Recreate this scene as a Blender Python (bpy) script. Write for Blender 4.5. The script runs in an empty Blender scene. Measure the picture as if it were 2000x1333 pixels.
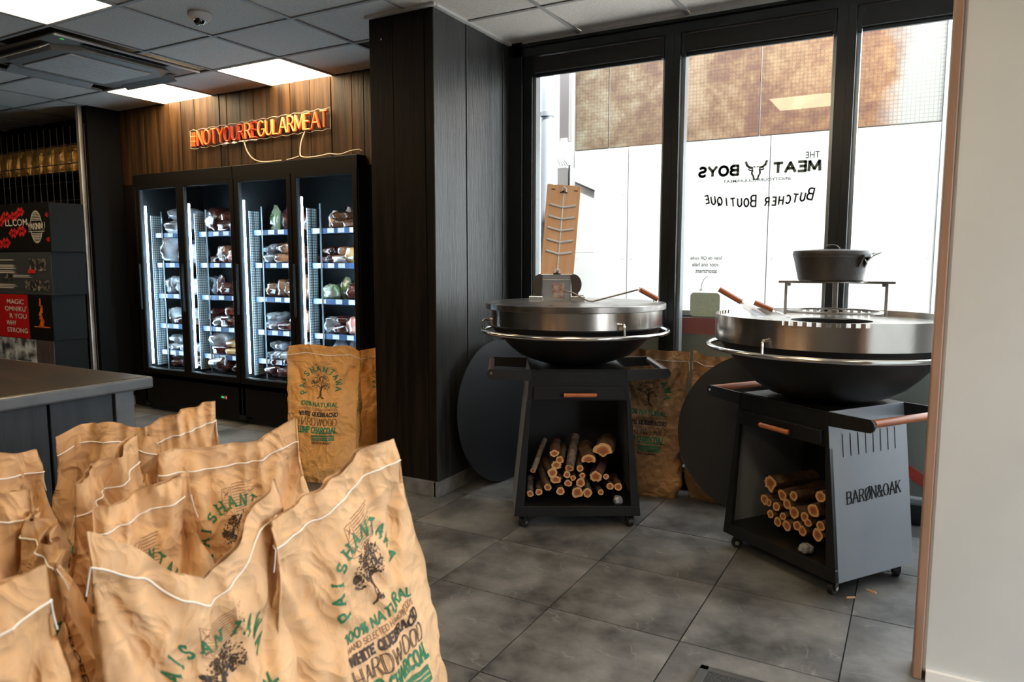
import bpy, math, random
import numpy as np
from mathutils import Vector, Matrix, noise
PI = math.pi
random.seed(7)
S = bpy.context.scene
COL = S.collection

# ------------------------------------------------------------------ camera, world, exposure
cam_d = bpy.data.cameras.new('camera'); cam = bpy.data.objects.new('camera', cam_d); COL.objects.link(cam)
cam_d.sensor_width = 36; cam_d.lens = 36*1411.3/2000; cam_d.clip_end = 200
yaw, pit, rol = -.5110, .1076, .0004
cy, sy, cp, sp = math.cos(yaw), math.sin(yaw), math.cos(pit), math.sin(pit)
fw = Vector((sy*cp, cy*cp, -sp)); rt = Vector((cy, -sy, 0)); up = rt.cross(fw)
r_ = rt*math.cos(rol)+up*math.sin(rol); u_ = -rt*math.sin(rol)+up*math.cos(rol)
M = Matrix((r_, u_, -fw)).transposed().to_4x4(); M.translation = Vector((0, 0, 1.309))
cam.matrix_world = M
cam_d.dof.use_dof = True; cam_d.dof.focus_distance = 3.6; cam_d.dof.aperture_fstop = 4.5
S.camera = cam
S.view_settings.view_transform = 'Standard'; S.view_settings.look = 'None'
S.view_settings.exposure = 0.35; S.view_settings.gamma = 1; S.view_settings.use_curve_mapping = False
W = bpy.data.worlds.new('world'); S.world = W; W.use_nodes = True
W.node_tree.nodes['Background'].inputs[0].default_value = (.90, .95, 1, 1)
W.node_tree.nodes['Background'].inputs[1].default_value = 8
S.cycles.use_denoising = True
S.cycles.max_bounces = 7; S.cycles.diffuse_bounces = 4; S.cycles.transparent_max_bounces = 12
S.cycles.sample_clamp_indirect = 4; S.cycles.caustics_reflective = False; S.cycles.caustics_refractive = False

sun_d = bpy.data.lights.new('sun', 'SUN'); sun_d.energy = 15; sun_d.angle = .02; sun_d.color = (1, .985, .96)
sun = bpy.data.objects.new('sun', sun_d); COL.objects.link(sun); sun.rotation_euler = Vector((-.15, .22, -.96)).to_track_quat('-Z', 'Y').to_euler()
def portal(name, loc, rot, sx, sy_):
    l = bpy.data.lights.new(name, 'AREA'); l.shape = 'RECTANGLE'; l.size = sx; l.size_y = sy_; l.cycles.is_portal = True
    o = bpy.data.objects.new(name, l); COL.objects.link(o); o.location = loc; o.rotation_euler = rot
portal('window_light', (.2, 4.3, 1.3), (-PI/2, 0, 0), 5.0, 2.6)
portal('shopfront_light', (2.75, 1.2, 1.35), (0, PI/2, 0), 2.6, 2.4)

ORD = ['first', 'second', 'third', 'fourth', 'fifth', 'sixth', 'seventh', 'eighth', 'ninth', 'tenth', 'eleventh', 'twelfth', 'thirteenth', 'fourteenth', 'fifteenth', 'sixteenth']
# ------------------------------------------------------------------ helpers
class MB:
    def __init__(s): s.v = []; s.f = []; s.mi = []
    def add(s, vs, fs, m=0):
        o = len(s.v); s.v += [tuple(p) for p in vs]; s.f += [tuple(i+o for i in f) for f in fs]; s.mi += [m]*len(fs); return s
    def box(s, x0, x1, y0, y1, z0, z1, m=0, T=None):
        vs = [Vector((x, y, z)) for z in (z0, z1) for y in (y0, y1) for x in (x0, x1)]
        if T is not None: vs = [T @ p for p in vs]
        return s.add(vs, [(0,2,3,1),(4,5,7,6),(0,1,5,4),(1,3,7,5),(3,2,6,7),(2,0,4,6)], m)
    def tube(s, pts, r, n=8, m=0, closed=False, caps=True):
        pts = [Vector(p) for p in pts]; k = len(pts)
        if not closed and k > 2:
            for i in range(1, k-1):
                a, b_ = pts[i]-pts[i-1], pts[i+1]-pts[i]
                if a.length > 1e-7 and b_.length > 1e-7 and a.angle(b_) > .95:
                    r1, r2 = (r[:i+1], r[i:]) if isinstance(r, (list, tuple)) else (r, r)
                    s.tube(pts[:i+1], r1, n, m); s.tube(pts[i:], r2, n, m)
                    rr = r1[-1] if isinstance(r1, (list, tuple)) else r
                    return s.ball(pts[i], rr, n, m)
        rs = r if isinstance(r, (list, tuple)) else [r]*k
        vs = []; prev = None
        for i, p in enumerate(pts):
            if closed: t = pts[(i+1) % k]-pts[i-1]
            else: t = pts[min(i+1, k-1)]-pts[max(i-1, 0)]
            t.normalize()
            a = prev if prev is not None else (Vector((0, 0, 1)) if abs(t.z) < .9 else Vector((1, 0, 0)))
            x = (a-t*a.dot(t)); x.normalize(); y = t.cross(x); prev = x
            for j in range(n):
                an = 2*PI*j/n; vs.append(p+(x*math.cos(an)+y*math.sin(an))*rs[i])
        fs = []
        for i in range(k if closed else k-1):
            for j in range(n):
                a = i*n+j; b = i*n+(j+1) % n; c = ((i+1) % k)*n+(j+1) % n; d = ((i+1) % k)*n+j
                fs.append((a, b, c, d))
        if caps and not closed: fs += [tuple(range(n))[::-1], tuple((k-1)*n+j for j in range(n))]
        return s.add(vs, fs, m)
    def ball(s, c, r, n=8, m=0):
        vs = [(c[0]+r*math.cos(p)*math.cos(2*PI*j/n), c[1]+r*math.cos(p)*math.sin(2*PI*j/n), c[2]+r*math.sin(p)) for p in (-1.5, -.75, 0, .75, 1.5) for j in range(n)]
        return s.add(vs, [(i*n+j, i*n+(j+1) % n, (i+1)*n+(j+1) % n, (i+1)*n+j) for i in range(4) for j in range(n)], m)
    def lathe(s, prof, n=64, c=(0, 0, 0), m=0, closed=False):
        vs = []
        for r, z in prof:
            for j in range(n):
                a = 2*PI*j/n; vs.append((c[0]+r*math.cos(a), c[1]+r*math.sin(a), c[2]+z))
        fs = []; k = len(prof)
        for i in range(k if closed else k-1):
            i2 = (i+1) % k
            for j in range(n):
                fs.append((i*n+j, i*n+(j+1) % n, i2*n+(j+1) % n, i2*n+j))
        return s.add(vs, fs, m)
    def prism(s, poly, y0, y1, m=0, T=None):
        """polygon in xz extruded along y"""
        n = len(poly); vs = [Vector((x, y0, z)) for x, z in poly]+[Vector((x, y1, z)) for x, z in poly]
        if T is not None: vs = [T @ p for p in vs]
        fs = [tuple(range(n)), tuple(range(2*n-1, n-1, -1))]+[(i, i+n, (i+1) % n+n, (i+1) % n) for i in range(n)]
        return s.add(vs, fs, m)
    def mesh(s, name, smooth=False, fix=True):
        me = bpy.data.meshes.new(name); me.from_pydata([tuple(p) for p in s.v], [], s.f)
        if any(s.mi): me.polygons.foreach_set('material_index', s.mi)
        if fix:
            import bmesh
            b = bmesh.new(); b.from_mesh(me); bmesh.ops.recalc_face_normals(b, faces=b.faces); b.to_mesh(me); b.free()
        if smooth:
            me.polygons.foreach_set('use_smooth', [True]*len(me.polygons))
            if smooth != 'all': me.set_sharp_from_angle(angle=math.radians(35))
        me.update(); return me
    def obj(s, name, mats, parent=None, smooth=False, bevel=0, fix=True, **kw):
        return mkobj(name, s.mesh(name, smooth, fix), mats, parent, bevel, **kw)

def mkobj(name, me, mats, parent=None, bevel=0, loc=None, rotz=None):
    o = bpy.data.objects.new(name, me); COL.objects.link(o)
    if not isinstance(mats, (list, tuple)): mats = [mats]
    if not me.materials:
        for m in mats: me.materials.append(m)
    if parent is not None: o.parent = parent
    if loc is not None: o.location = loc
    if rotz is not None: o.rotation_euler = (0, 0, rotz)
    if bevel:
        b = o.modifiers.new('bevel', 'BEVEL'); b.width = bevel; b.segments = 2; b.limit_method = 'ANGLE'; b.angle_limit = .6
    return o
def tag(o, label=None, cat=None, group=None, kind=None):
    if label: o['label'] = label
    if cat: o['category'] = cat
    if group: o['group'] = group
    if kind: o['kind'] = kind
    return o
def empty(name, label=None, cat=None, loc=(0, 0, 0), rotz=0, group=None, kind=None):
    o = bpy.data.objects.new(name, None); COL.objects.link(o); o.location = loc; o.rotation_euler = (0, 0, rotz)
    o.empty_display_size = .05
    return tag(o, label, cat, group, kind)
def sset(name, label=None, loc=(0, 0, 0)):
    return empty(name, label, None, loc, kind='structure')

# ------------------------------------------------------------------ materials
def mat(name, col, rough=.5, metal=0, col2=None, nscale=8, stretch=(1, 1, 1), bump=0, bscale=40, spec=.5, coat=0,
        emit=None, es=0, detail=4, lo=.35, hi=.65, alpha=1, rvar=0, bdist=.004, sheen=0, aniso=0):
    m = bpy.data.materials.new(name); m.use_nodes = True; nt = m.node_tree; N = nt.nodes; L = nt.links
    p = N['Principled BSDF']; c4 = lambda c: (*c, 1)
    p.inputs['Base Color'].default_value = c4(col); p.inputs['Roughness'].default_value = rough
    p.inputs['Metallic'].default_value = metal; p.inputs['Specular IOR Level'].default_value = spec
    p.inputs['Coat Weight'].default_value = coat; p.inputs['Alpha'].default_value = alpha
    p.inputs['Sheen Weight'].default_value = sheen; p.inputs['Anisotropic'].default_value = aniso
    if emit: p.inputs['Emission Color'].default_value = c4(emit); p.inputs['Emission Strength'].default_value = es
    tc = N.new('ShaderNodeTexCoord'); mp = N.new('ShaderNodeMapping'); mp.inputs['Scale'].default_value = stretch
    L.new(tc.outputs['Object'], mp.inputs[0])
    if col2:
        n = N.new('ShaderNodeTexNoise'); n.inputs['Scale'].default_value = nscale; n.inputs['Detail'].default_value = detail
        L.new(mp.outputs[0], n.inputs['Vector'])
        cr = N.new('ShaderNodeValToRGB'); e = cr.color_ramp.elements
        e[0].position = lo; e[0].color = c4(col); e[1].position = hi; e[1].color = c4(col2)
        L.new(n.outputs[0], cr.inputs[0]); L.new(cr.outputs[0], p.inputs['Base Color'])
        if rvar:
            mr = N.new('ShaderNodeMapRange'); mr.inputs[3].default_value = rough-rvar; mr.inputs[4].default_value = rough+rvar
            L.new(n.outputs[0], mr.inputs[0]); L.new(mr.outputs[0], p.inputs['Roughness'])
    if bump:
        n2 = N.new('ShaderNodeTexNoise'); n2.inputs['Scale'].default_value = bscale; n2.inputs['Detail'].default_value = detail
        L.new(mp.outputs[0], n2.inputs['Vector']); b = N.new('ShaderNodeBump'); b.inputs['Strength'].default_value = bump
        b.inputs['Distance'].default_value = bdist
        L.new(n2.outputs[0], b.inputs['Height']); L.new(b.outputs[0], p.inputs['Normal'])
    m['_p'] = p.name
    return m
def glass(name, tint=(1, 1, 1), refl=1.0):
    m = bpy.data.materials.new(name); m.use_nodes = True; nt = m.node_tree; N = nt.nodes; L = nt.links; N.clear()
    o = N.new('ShaderNodeOutputMaterial'); t = N.new('ShaderNodeBsdfTransparent'); t.inputs[0].default_value = (*tint, 1)
    g = N.new('ShaderNodeBsdfGlossy'); g.inputs['Roughness'].default_value = .01
    f = N.new('ShaderNodeFresnel'); f.inputs[0].default_value = 1.5; mu = N.new('ShaderNodeMath'); mu.operation = 'MULTIPLY'; mu.inputs[1].default_value = refl
    mx = N.new('ShaderNodeMixShader'); L.new(f.outputs[0], mu.inputs[0])
    ge = N.new('ShaderNodeNewGeometry'); iv = N.new('ShaderNodeMath'); iv.operation = 'SUBTRACT'; iv.inputs[0].default_value = 1; L.new(ge.outputs['Backfacing'], iv.inputs[1])
    m2 = N.new('ShaderNodeMath'); m2.operation = 'MULTIPLY'; L.new(mu.outputs[0], m2.inputs[0]); L.new(iv.outputs[0], m2.inputs[1]); L.new(m2.outputs[0], mx.inputs[0])
    L.new(t.outputs[0], mx.inputs[1]); L.new(g.outputs[0], mx.inputs[2]); L.new(mx.outputs[0], o.inputs[0])
    return m

plank_black = mat('plank_black', (.006, .004, .003), .5, col2=(.014, .009, .006), nscale=5, stretch=(5, 5, .5), bump=.5, bscale=14, spec=.14, rvar=.10)
plank_brown = mat('plank_brown', (.018, .009, .0035), .5, col2=(.080, .038, .013), nscale=3, stretch=(7, 7, .45), bump=.6, bscale=14, spec=.2, detail=6)
plank_ext = [mat('plank_side_%s' % k, (a, a, a*.95), .40, col2=(a*2, a*2, a*1.9), nscale=4, stretch=(6, 6, .5), bump=.5, bscale=16, spec=.8, rvar=.1) for k, a in (('a', .009), ('b', .012), ('c', .016))]
black_metal = mat('black_powder_coat', (.005, .005, .0055), .42, bump=.08, bscale=400, spec=.5)
panel_metal = mat('charcoal_powder_coat', (.006, .0065, .0075), .40, col2=(.010, .011, .0125), nscale=6, bump=.08, bscale=400, spec=.3)
side_metal_lit = mat('charcoal_side_lit', (.20, .22, .255), .36, col2=(.215, .238, .275), nscale=6, bump=.08, bscale=400, spec=1.0)  # pale colour holds the daylight sheen on the black coated cart sides
bowl_metal = mat('bowl_black', (.003, .003, .0035), .42, bump=.05, bscale=200, spec=.4)
alu_black = mat('black_aluminium', (.005, .008, .010), .35, spec=.35)
steel = mat('brushed_steel', (.60, .56, .51), .20, 1, col2=(.74, .70, .65), nscale=5, stretch=(1, 1, .6), rvar=.06, bump=.04, bscale=60)
steel_dark = mat('seasoned_steel', (.20, .18, .165), .30, 1, col2=(.38, .36, .34), nscale=9, rvar=.08)
steel_bright = mat('polished_steel', (.75, .73, .70), .16, 1)
iron = mat('cast_iron', (.018, .014, .012), .42, col2=(.03, .024, .02), nscale=60, bump=.25, bscale=220, spec=.6)
wood_h = mat('handle_wood', (.46, .14, .045), .38, col2=(.28, .075, .022), nscale=6, stretch=(1, 1, 1), spec=.5)
wood_dark = mat('dark_handle_wood', (.12, .05, .028), .42, col2=(.06, .025, .015), nscale=10)
wood_light = mat('plank_board_wood', (.78, .47, .27), .5, col2=(.70, .40, .21), nscale=5, stretch=(8, 8, .6))
rubber = mat('black_rubber', (.008, .008, .008), .5)
white_pl = mat('white_plastic', (.75, .74, .72), .4)
paper_w = mat('paper_white', (.7, .72, .75), .5)
ceil_m = mat('ceiling_tile_mineral', (.72, .665, .61), .9, col2=(.62, .57, .52), nscale=90, bump=.35, bscale=240, spec=.2, lo=.45, hi=.6)
grid_m = mat('ceiling_grid', (.30, .28, .26), .6)
grid_w = mat('ceiling_grid_edge', (.55, .53, .5), .6)
tile_m = []
def floor_mat(k):
    m = bpy.data.materials.new('floor_tile_%d' % k); m.use_nodes = True; nt = m.node_tree; N = nt.nodes; L = nt.links; p = N['Principled BSDF']
    tc = N.new('ShaderNodeTexCoord'); mp = N.new('ShaderNodeMapping'); mp.inputs['Location'].default_value = (k*3.1, k*1.7, 0)
    L.new(tc.outputs['Object'], mp.inputs[0])
    n1 = N.new('ShaderNodeTexNoise'); n1.inputs['Scale'].default_value = 3.6; n1.inputs['Detail'].default_value = 8; n1.inputs['Roughness'].default_value = .65
    L.new(mp.outputs[0], n1.inputs['Vector'])
    cr = N.new('ShaderNodeValToRGB'); e = cr.color_ramp.elements
    e[0].position = .34; e[0].color = (.034, .0335, .033, 1); e[1].position = .66; e[1].color = (.190, .187, .182, 1)
    L.new(n1.outputs[0], cr.inputs[0])
    # scuffs: thin warped lines
    n2 = N.new('ShaderNodeTexNoise'); n2.inputs['Scale'].default_value = 3.2; n2.inputs['Detail'].default_value = 3; n2.inputs['Distortion'].default_value = 1.2
    L.new(mp.outputs[0], n2.inputs['Vector'])
    a = N.new('ShaderNodeMath'); a.operation = 'SUBTRACT'; a.inputs[1].default_value = .5; L.new(n2.outputs[0], a.inputs[0])
    b = N.new('ShaderNodeMath'); b.operation = 'ABSOLUTE'; L.new(a.outputs[0], b.inputs[0])
    c = N.new('ShaderNodeMapRange'); c.inputs[1].default_value = 0; c.inputs[2].default_value = .016; c.inputs[3].default_value = 1; c.inputs[4].default_value = 0
    L.new(b.outputs[0], c.inputs[0])
    n3 = N.new('ShaderNodeTexNoise'); n3.inputs['Scale'].default_value = 9; n3.inputs['Detail'].default_value = 5; L.new(mp.outputs[0], n3.inputs['Vector'])
    d = N.new('ShaderNodeMapRange'); d.inputs[1].default_value = .48; d.inputs[2].default_value = .66; L.new(n3.outputs[0], d.inputs[0])
    g = N.new('ShaderNodeMath'); g.operation = 'MULTIPLY'; L.new(c.outputs[0], g.inputs[0]); L.new(d.outputs[0], g.inputs[1])
    # crumbs and dust specks
    v = N.new('ShaderNodeTexVoronoi'); v.inputs['Scale'].default_value = 26; L.new(mp.outputs[0], v.inputs['Vector'])
    vs = N.new('ShaderNodeMapRange'); vs.inputs[1].default_value = .07; vs.inputs[2].default_value = .03; L.new(v.outputs['Distance'], vs.inputs[0])
    g2 = N.new('ShaderNodeMath'); g2.operation = 'MULTIPLY'; L.new(vs.outputs[0], g2.inputs[0]); L.new(d.outputs[0], g2.inputs[1])
    g3 = N.new('ShaderNodeMath'); g3.operation = 'MAXIMUM'; L.new(g.outputs[0], g3.inputs[0]); L.new(g2.outputs[0], g3.inputs[1])
    g4 = N.new('ShaderNodeMath'); g4.operation = 'MULTIPLY'; g4.inputs[1].default_value = .28; L.new(g3.outputs[0], g4.inputs[0])
    mx = N.new('ShaderNodeMix'); mx.data_type = 'RGBA'; mx.inputs[7].default_value = (.45, .43, .40, 1)
    L.new(g4.outputs[0], mx.inputs[0]); L.new(cr.outputs[0], mx.inputs[6]); L.new(mx.outputs[2], p.inputs['Base Color'])
    rr = N.new('ShaderNodeMapRange'); rr.inputs[3].default_value = .26; rr.inputs[4].default_value = .50; L.new(n1.outputs[0], rr.inputs[0]); L.new(rr.outputs[0], p.inputs['Roughness'])
    bm = N.new('ShaderNodeBump'); bm.inputs['Strength'].default_value = .25; bm.inputs['Distance'].default_value = .003; L.new(n3.outputs[0], bm.inputs['Height']); L.new(bm.outputs[0], p.inputs['Normal'])
    p.inputs['Specular IOR Level'].default_value = .45
    return m
tile_m = [floor_mat(k) for k in range(4)]
grout = mat('dark_grout', (.008, .008, .008), .8)
stone_base = mat('grey_stone_skirting', (.10, .10, .098), .6, col2=(.17, .17, .165), nscale=14)
panel_light = mat('led_panel_diffuser', (.9, .9, .9), .5, emit=(1, .76, .46), es=17)
white_wall = mat('white_partition', (.52, .535, .53), .42, col2=(.56, .575, .57), nscale=3)
edge_brown = mat('brown_edging', (.24, .14, .09), .45, col2=(.32, .19, .13), nscale=6, stretch=(6, 6, .6))
glass_m = glass('window_glass', (.97, .985, .98), 1.0)
glass_f = glass('freezer_glass', (.93, .96, .98), .8)
acrylic = glass('clear_acrylic', (.95, .95, .95), 1.5)
dark_wall = mat('black_wall', (.005, .005, .0055), .7, spec=.08)
thread = mat('white_stitching', (.85, .84, .80), .6)

# ------------------------------------------------------------------ floor
fl = sset('floor', 'dark grey scuffed square floor tiles with black joints')
MB().box(-8.4, 2.7, -2.2, 4.15, -.06, -.004).obj('grout_bed', grout, fl)
tmesh = []
for k in range(4):
    me = MB().box(-.2505, .2505, -.248, .248, -.012, 0).mesh('floor_tile'); me.materials.append(tile_m[k]); tmesh.append(me)
FX0, FY0 = -2.177, 2.869
for i in range(-9, 10):
    for j in range(-8, 3):
        x = FX0+.506*(i+.5); y = FY0+.501*(j+.5)
        if x < -6.6 or x > 2.4: continue
        if y+.25 > 4.4: continue
        o = bpy.data.objects.new('tile', random.choice(tmesh)); COL.objects.link(o); o.parent = fl
        o.location = (x, y, random.uniform(-.0006, .0006)); o.rotation_euler = (0, 0, random.choice((0, PI)))

# ------------------------------------------------------------------ ceiling
CZ = 2.652
XL = [-4.385+.643*k for k in range(-6, 12)]
YL = [-1.68, -1.08, -.48, .10, .69, 1.27, 1.85, 2.44, 3.03, 3.54, 4.09]
ce = sset('ceiling', 'suspended ceiling of speckled mineral tiles in a thin metal grid')
MB().box(-8.6, 3.0, -2.4, 6.9*0+4.3, CZ+.12, CZ+.2).obj('slab', dark_wall, ce)
gb = MB()
for x in XL: gb.box(x-.011, x+.011, -2.2, 4.1, CZ-.004, CZ+.01)
for y in YL[:-1]: gb.box(-8.3, 2.7, y-.011, y+.011, CZ-.0045, CZ+.01)
g = gb.obj('grid_rails', grid_m, ce); g['kind'] = 'stuff'
panels = {(0, 6): 1, (-2, 9): 1, (0, 9): 1, (5, 5): 1, (5, 1): 1, (-4, 6): 1, (2, 2): 1, (8, 3): 1}  # entries after the window-reflected panel are unseen, added to light room and pouches
def xl(i): return -4.385+.643*i
ac_zone = (-5.55, -4.46, 2.51, 3.5)
sag = {(4, 9): .035, (5, 9): .03}
li = 0
for i in range(-6, 11):
    for j in range(len(YL)-1):
        x0, x1, y0, y1 = xl(i)+.012, xl(i+1)-.012, YL[j]+.012, YL[j+1]-.012
        if i >= 4 and j > 7: pass
        if (i, j) in {(0-0, 6): 1}: pass
        # light panels are fittings of their own
        if (i, j) in panels:
            t = empty('ceiling_light', {(0, 6): 'bright square LED panel at the top left edge, nearest the air conditioner front', (-2, 9): 'bright square LED panel over the wall left of the sign', (0, 9): 'bright square LED panel directly above the orange sign'}.get((i, j), 'unseen square LED ceiling panel out of frame'), 'ceiling light', ((x0+x1)/2, (y0+y1)/2, CZ), 0, 'square LED panels in the ceiling')
            hx, hy = (x1-x0)/2, (y1-y0)/2
            MB().box(-hx+.008, hx-.008, -hy+.008, hy-.008, .0, .01).obj('diffuser', panel_light, t)
            fr = MB()
            for a in ((-hx, hx, -hy, -hy+.008), (-hx, hx, hy-.008, hy), (-hx, -hx+.008, -hy, hy), (hx-.008, hx, -hy, hy)): fr.box(*a, -.003, .014)
            fr.obj('frame', white_pl, t)
            continue
        if x1 > -5.6 and x0 < -4.5 and y0 > 2.3 and y1 < 3.6 and i in (-2, -1) and j in (7, 8): continue
        if i in (3, ) and j == 9: x0 = -2.27
        if i == 2 and j == 9: continue
        b = MB()
        dz = random.uniform(-.001, .002)
        if (i, j) in sag:
            T = Matrix.Translation(((x0+x1)/2, (y0+y1)/2, CZ+.006)) @ Matrix.Rotation(sag[(i, j)], 4, 'X')
            b.box(-(x1-x0)/2, (x1-x0)/2, -(y1-y0)/2, (y1-y0)/2, 0, .014, T=T)
        else: b.box(x0, x1, y0, y1, CZ+.002+dz, CZ+.016+dz)
        b.obj('ceiling_tile', ceil_m, ce)
MB().box(-2.25, .4, 4.035, 4.06, CZ-.014, CZ+.008).obj('edge_rail', grid_w, ce)
MB().box(-2.29, -2.262, 3.235, 4.06, CZ-.012, CZ+.008).obj('edge_rail', grid_w, ce)
MB().box(-2.73, -2.262, 3.205, 3.23, CZ-.012, CZ+.008).obj('edge_rail', grid_w, ce)

# ------------------------------------------------------------------ walls
wb = sset('wall_back', 'back wall of upright brown-black wooden planks above the freezers')
MB().box(-6.42, -2.6, 4.08, 4.2, 2.08, CZ+.1).obj('backing', dark_wall, wb)
x = -6.3
random.seed(3)
edges = [-6.3, -6.12, -5.95, -5.78, -5.60, -5.45, -5.28, -5.12, -4.971, -4.888, -4.73, -4.58, -4.38, -4.186, -3.984, -3.779, -3.581, -3.47, -3.32, -3.12, -2.92, -2.72]
for a, b_ in zip(edges[:-1], edges[1:]):
    d = random.uniform(0, .006)
    MB().box(a+.003, b_-.003, 4.06-d, 4.08, 2.0, CZ+.02).obj('plank', plank_brown, wb, bevel=.003)
for a, b_ in ((-6.3, -6.15), (-6.15, -6.0)):
    MB().box(a+.002, b_-.002, 4.06, 4.09, 0, 2.0).obj('plank', plank_black, wb, bevel=.003)
MB().box(-3.46, -2.6, 4.06, 4.2, 0, 2.1).obj('backing', dark_wall, wb)
MB().box(-6.6, -2.6, 4.75, 4.85, 0, 2.7).obj('backing', dark_wall, wb)

pl = sset('wall_pillar', 'boxed pillar clad in black upright planks')
MB().box(-2.70, -2.305, 3.25, 4.2, .09, CZ+.1).obj('core', dark_wall, pl)
for k, (a, b_) in enumerate(((3.232, 3.355), (3.355, 3.44), (3.44, 3.551), (3.551, 3.765), (3.765, 3.849), (3.849, 3.965), (3.965, 4.07))):
    MB().box(-2.305, -2.286-(k % 3)*.0025, a+.0015, b_-.0015, .09, CZ+.005).obj('plank', plank_ext[(k*2+1) % 3], pl, bevel=.002)
for k, (a, b_) in enumerate(((-2.72, -2.555), (-2.555, -2.345), (-2.345, -2.29))):
    MB().box(a+.002, b_-.002, 3.232-(k % 2)*.003, 3.25, .09, CZ+.005).obj('plank', plank_black, pl, bevel=.002)
MB().box(-2.72, -2.70, 3.25, 4.06, .09, CZ).obj('plank', plank_black, pl)
MB().tube([(-2.62, 3.225, 2.52), (-2.62, 3.215, 2.52)], .006).obj('screw_hook', steel_bright, pl)
bs = sset('baseboard_pillar', 'grey stone skirting around the pillar foot')
MB().box(-2.71, -2.295, 3.222, 3.25, 0, .088).obj('skirting', stone_base, bs, bevel=.003)
MB().box(-2.31, -2.28, 3.222, 4.06, 0, .088).obj('skirting', stone_base, bs, bevel=.003)

wl = sset('wall_left', 'black wall return beside the freezers')
MB().box(-6.42, -6.3, 3.77, 4.2, 0, CZ+.05).obj('panel', dark_wall, wl)
MB().box(-8.4, -8.3, -2.2, 4.2, 0, 2.8).obj('panel', dark_wall, wl)
MB().box(-8.4, -6.4, 4.12, 4.2, 0, 2.8).obj('panel', dark_wall, wl)
MB().box(-6.3, -6.285, 3.78, 4.06, 0, .085).obj('skirting', stone_base, wl)
MB().box(-6.405, -6.365, 3.735, 3.77, 0, CZ).obj('corner_post', mat('bare_metal_post', (.45, .42, .38), .45, .6, col2=(.30, .27, .24), nscale=6), wl, bevel=.003)

wr = sset('wall_right', 'white partition in the right foreground')
MB().box(.072, 2.65, 2.52, 2.62, .02, CZ+.1).obj('panel', white_wall, wr, bevel=.012)
MB().box(.085, 2.65, 2.505, 2.53, .0, .035).obj('foot_strip', white_pl, wr)
t1 = sset('trim_1', 'brown wooden edging down the white partition')
MB().box(.048, .074, 2.508, 2.63, .0, CZ+.1).obj('edging', edge_brown, t1, bevel=.004)

wf = sset('wall_front'); MB().box(-8.4, 2.8, -2.3, -2.2, 0, 2.8).obj('panel', mat('warm_grey_wall', (.10, .09, .08), .8), wf)
ws = sset('wall_side')
wsm = mat('side_wall_paint', (.12, .115, .11), .7)
MB().box(2.65, 2.75, -2.3, .05, 0, 2.8).box(2.65, 2.75, 2.35, 4.2, 0, 2.8).box(2.65, 2.75, -2.0, 2.35, 2.6, 2.8).box(2.65, 2.75, -2.0, 2.35, 0, .1).obj('panel', wsm, ws)
sd = MB()
for y in (.08, 1.2, 2.3): sd.box(2.66, 2.72, y-.03, y+.03, .1, 2.6)
sd.obj('shopfront_mullions', alu_black, ws)

# ------------------------------------------------------------------ windows
hd = sset('trim_2', 'black aluminium head and sill of the window wall')
MB().box(-2.26, 2.7, 4.03, 4.16, 2.56, CZ-.012).obj('head', alu_black, hd, bevel=.004)
MB().box(-2.26, 2.7, 4.05, 4.16, 0, .105).obj('sill', alu_black, hd, bevel=.004)
MB().box(-2.29, -2.19, 4.03, 4.16, .0, CZ).obj('jamb', alu_black, hd, bevel=.004)
MB().box(-2.19, -2.13, 4.05, 4.14, .1, 2.57).obj('jamb', alu_black, hd, bevel=.004)
MB().box(-2.26, .9, 4.03, 4.05, 2.612, 2.622).obj('head_rib', mat('rib', (.02, .022, .025), .3), hd)
for k, x in enumerate((-1.247, -.372, .945)):
    MB().box(x-.045, x+.045, 4.03, 4.15, .1, 2.57).obj('mullion', alu_black, hd, bevel=.005)
    MB().box(x-.006, x+.006, 4.026, 4.03, .1, 2.57).obj('mullion_rib', alu_black, hd)
panes = [(-2.13, -1.292), (-1.202, -.417), (-.327, .9), (.99, 2.64)]
blind_l = ['black roller blind cassette over the left window pane by the pillar', 'black roller blind cassette over the middle window pane with lettering', 'black roller blind cassette over the right window pane', '']
fabric = mat('black_blind', (.006, .006, .006), .7)
for k, (a, b_) in enumerate(panes):
    w = sset('window_%d' % (k+1), ['left pane beside the pillar', 'middle pane with mirrored lettering', 'right pane by the white partition', 'last pane behind the white partition'][k])
    MB().box(a, b_, 4.098, 4.104, .105, 2.56).obj('glass', glass_m, w)
    f = MB(); e = .018
    f.box(a, a+e, 4.07, 4.13, .1, 2.56).box(b_-e, b_, 4.07, 4.13, .1, 2.56).box(a, b_, 4.07, 4.13, .1, .125)
    f.obj('window_frame', mat('silver_gasket', (.25, .28, .30), .3, .5) if k == 0 else bpy.data.materials['silver_gasket'], w)
    if k == 3: continue
    t = empty('roller_blind', blind_l[k], 'blind', ((a+b_)/2, 4.06, 2.44), 0, 'roller blinds over the window panes')
    h = (b_-a)/2-.012
    MB().box(-h, h, -.02, .03, .02, .115).obj('cassette', fabric, t, bevel=.006)
    MB().box(-h+.01, h-.01, .0, .02, .0, .02).obj('bottom_rail', alu_black, t, bevel=.004)
    for s in (-1, 1): MB().box(s*h-.008, s*h+.008, -.024, .03, .0, .12).obj('end_cap', alu_black, t)

# ------------------------------------------------------------------ yard outside the window
gm = mat('pavement', (.60, .60, .60), .8, col2=(.52, .52, .52), nscale=5)
yd = sset('floor_yard', 'pavement of the yard outside')
MB().box(-60, 60, 4.2, 60, -.16, -.1).obj('paving', gm, yd)
MB().box(2.8, 60, -60, 4.2, -.16, -.1).box(-60, 2.8, -60, -2.4, -.16, -.1).obj('paving', mat('asphalt', (.035, .035, .035), .9), yd)
hp = mat('white_hoarding', (.36, .36, .35), .5, col2=(.33, .33, .32), nscale=2)
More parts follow.
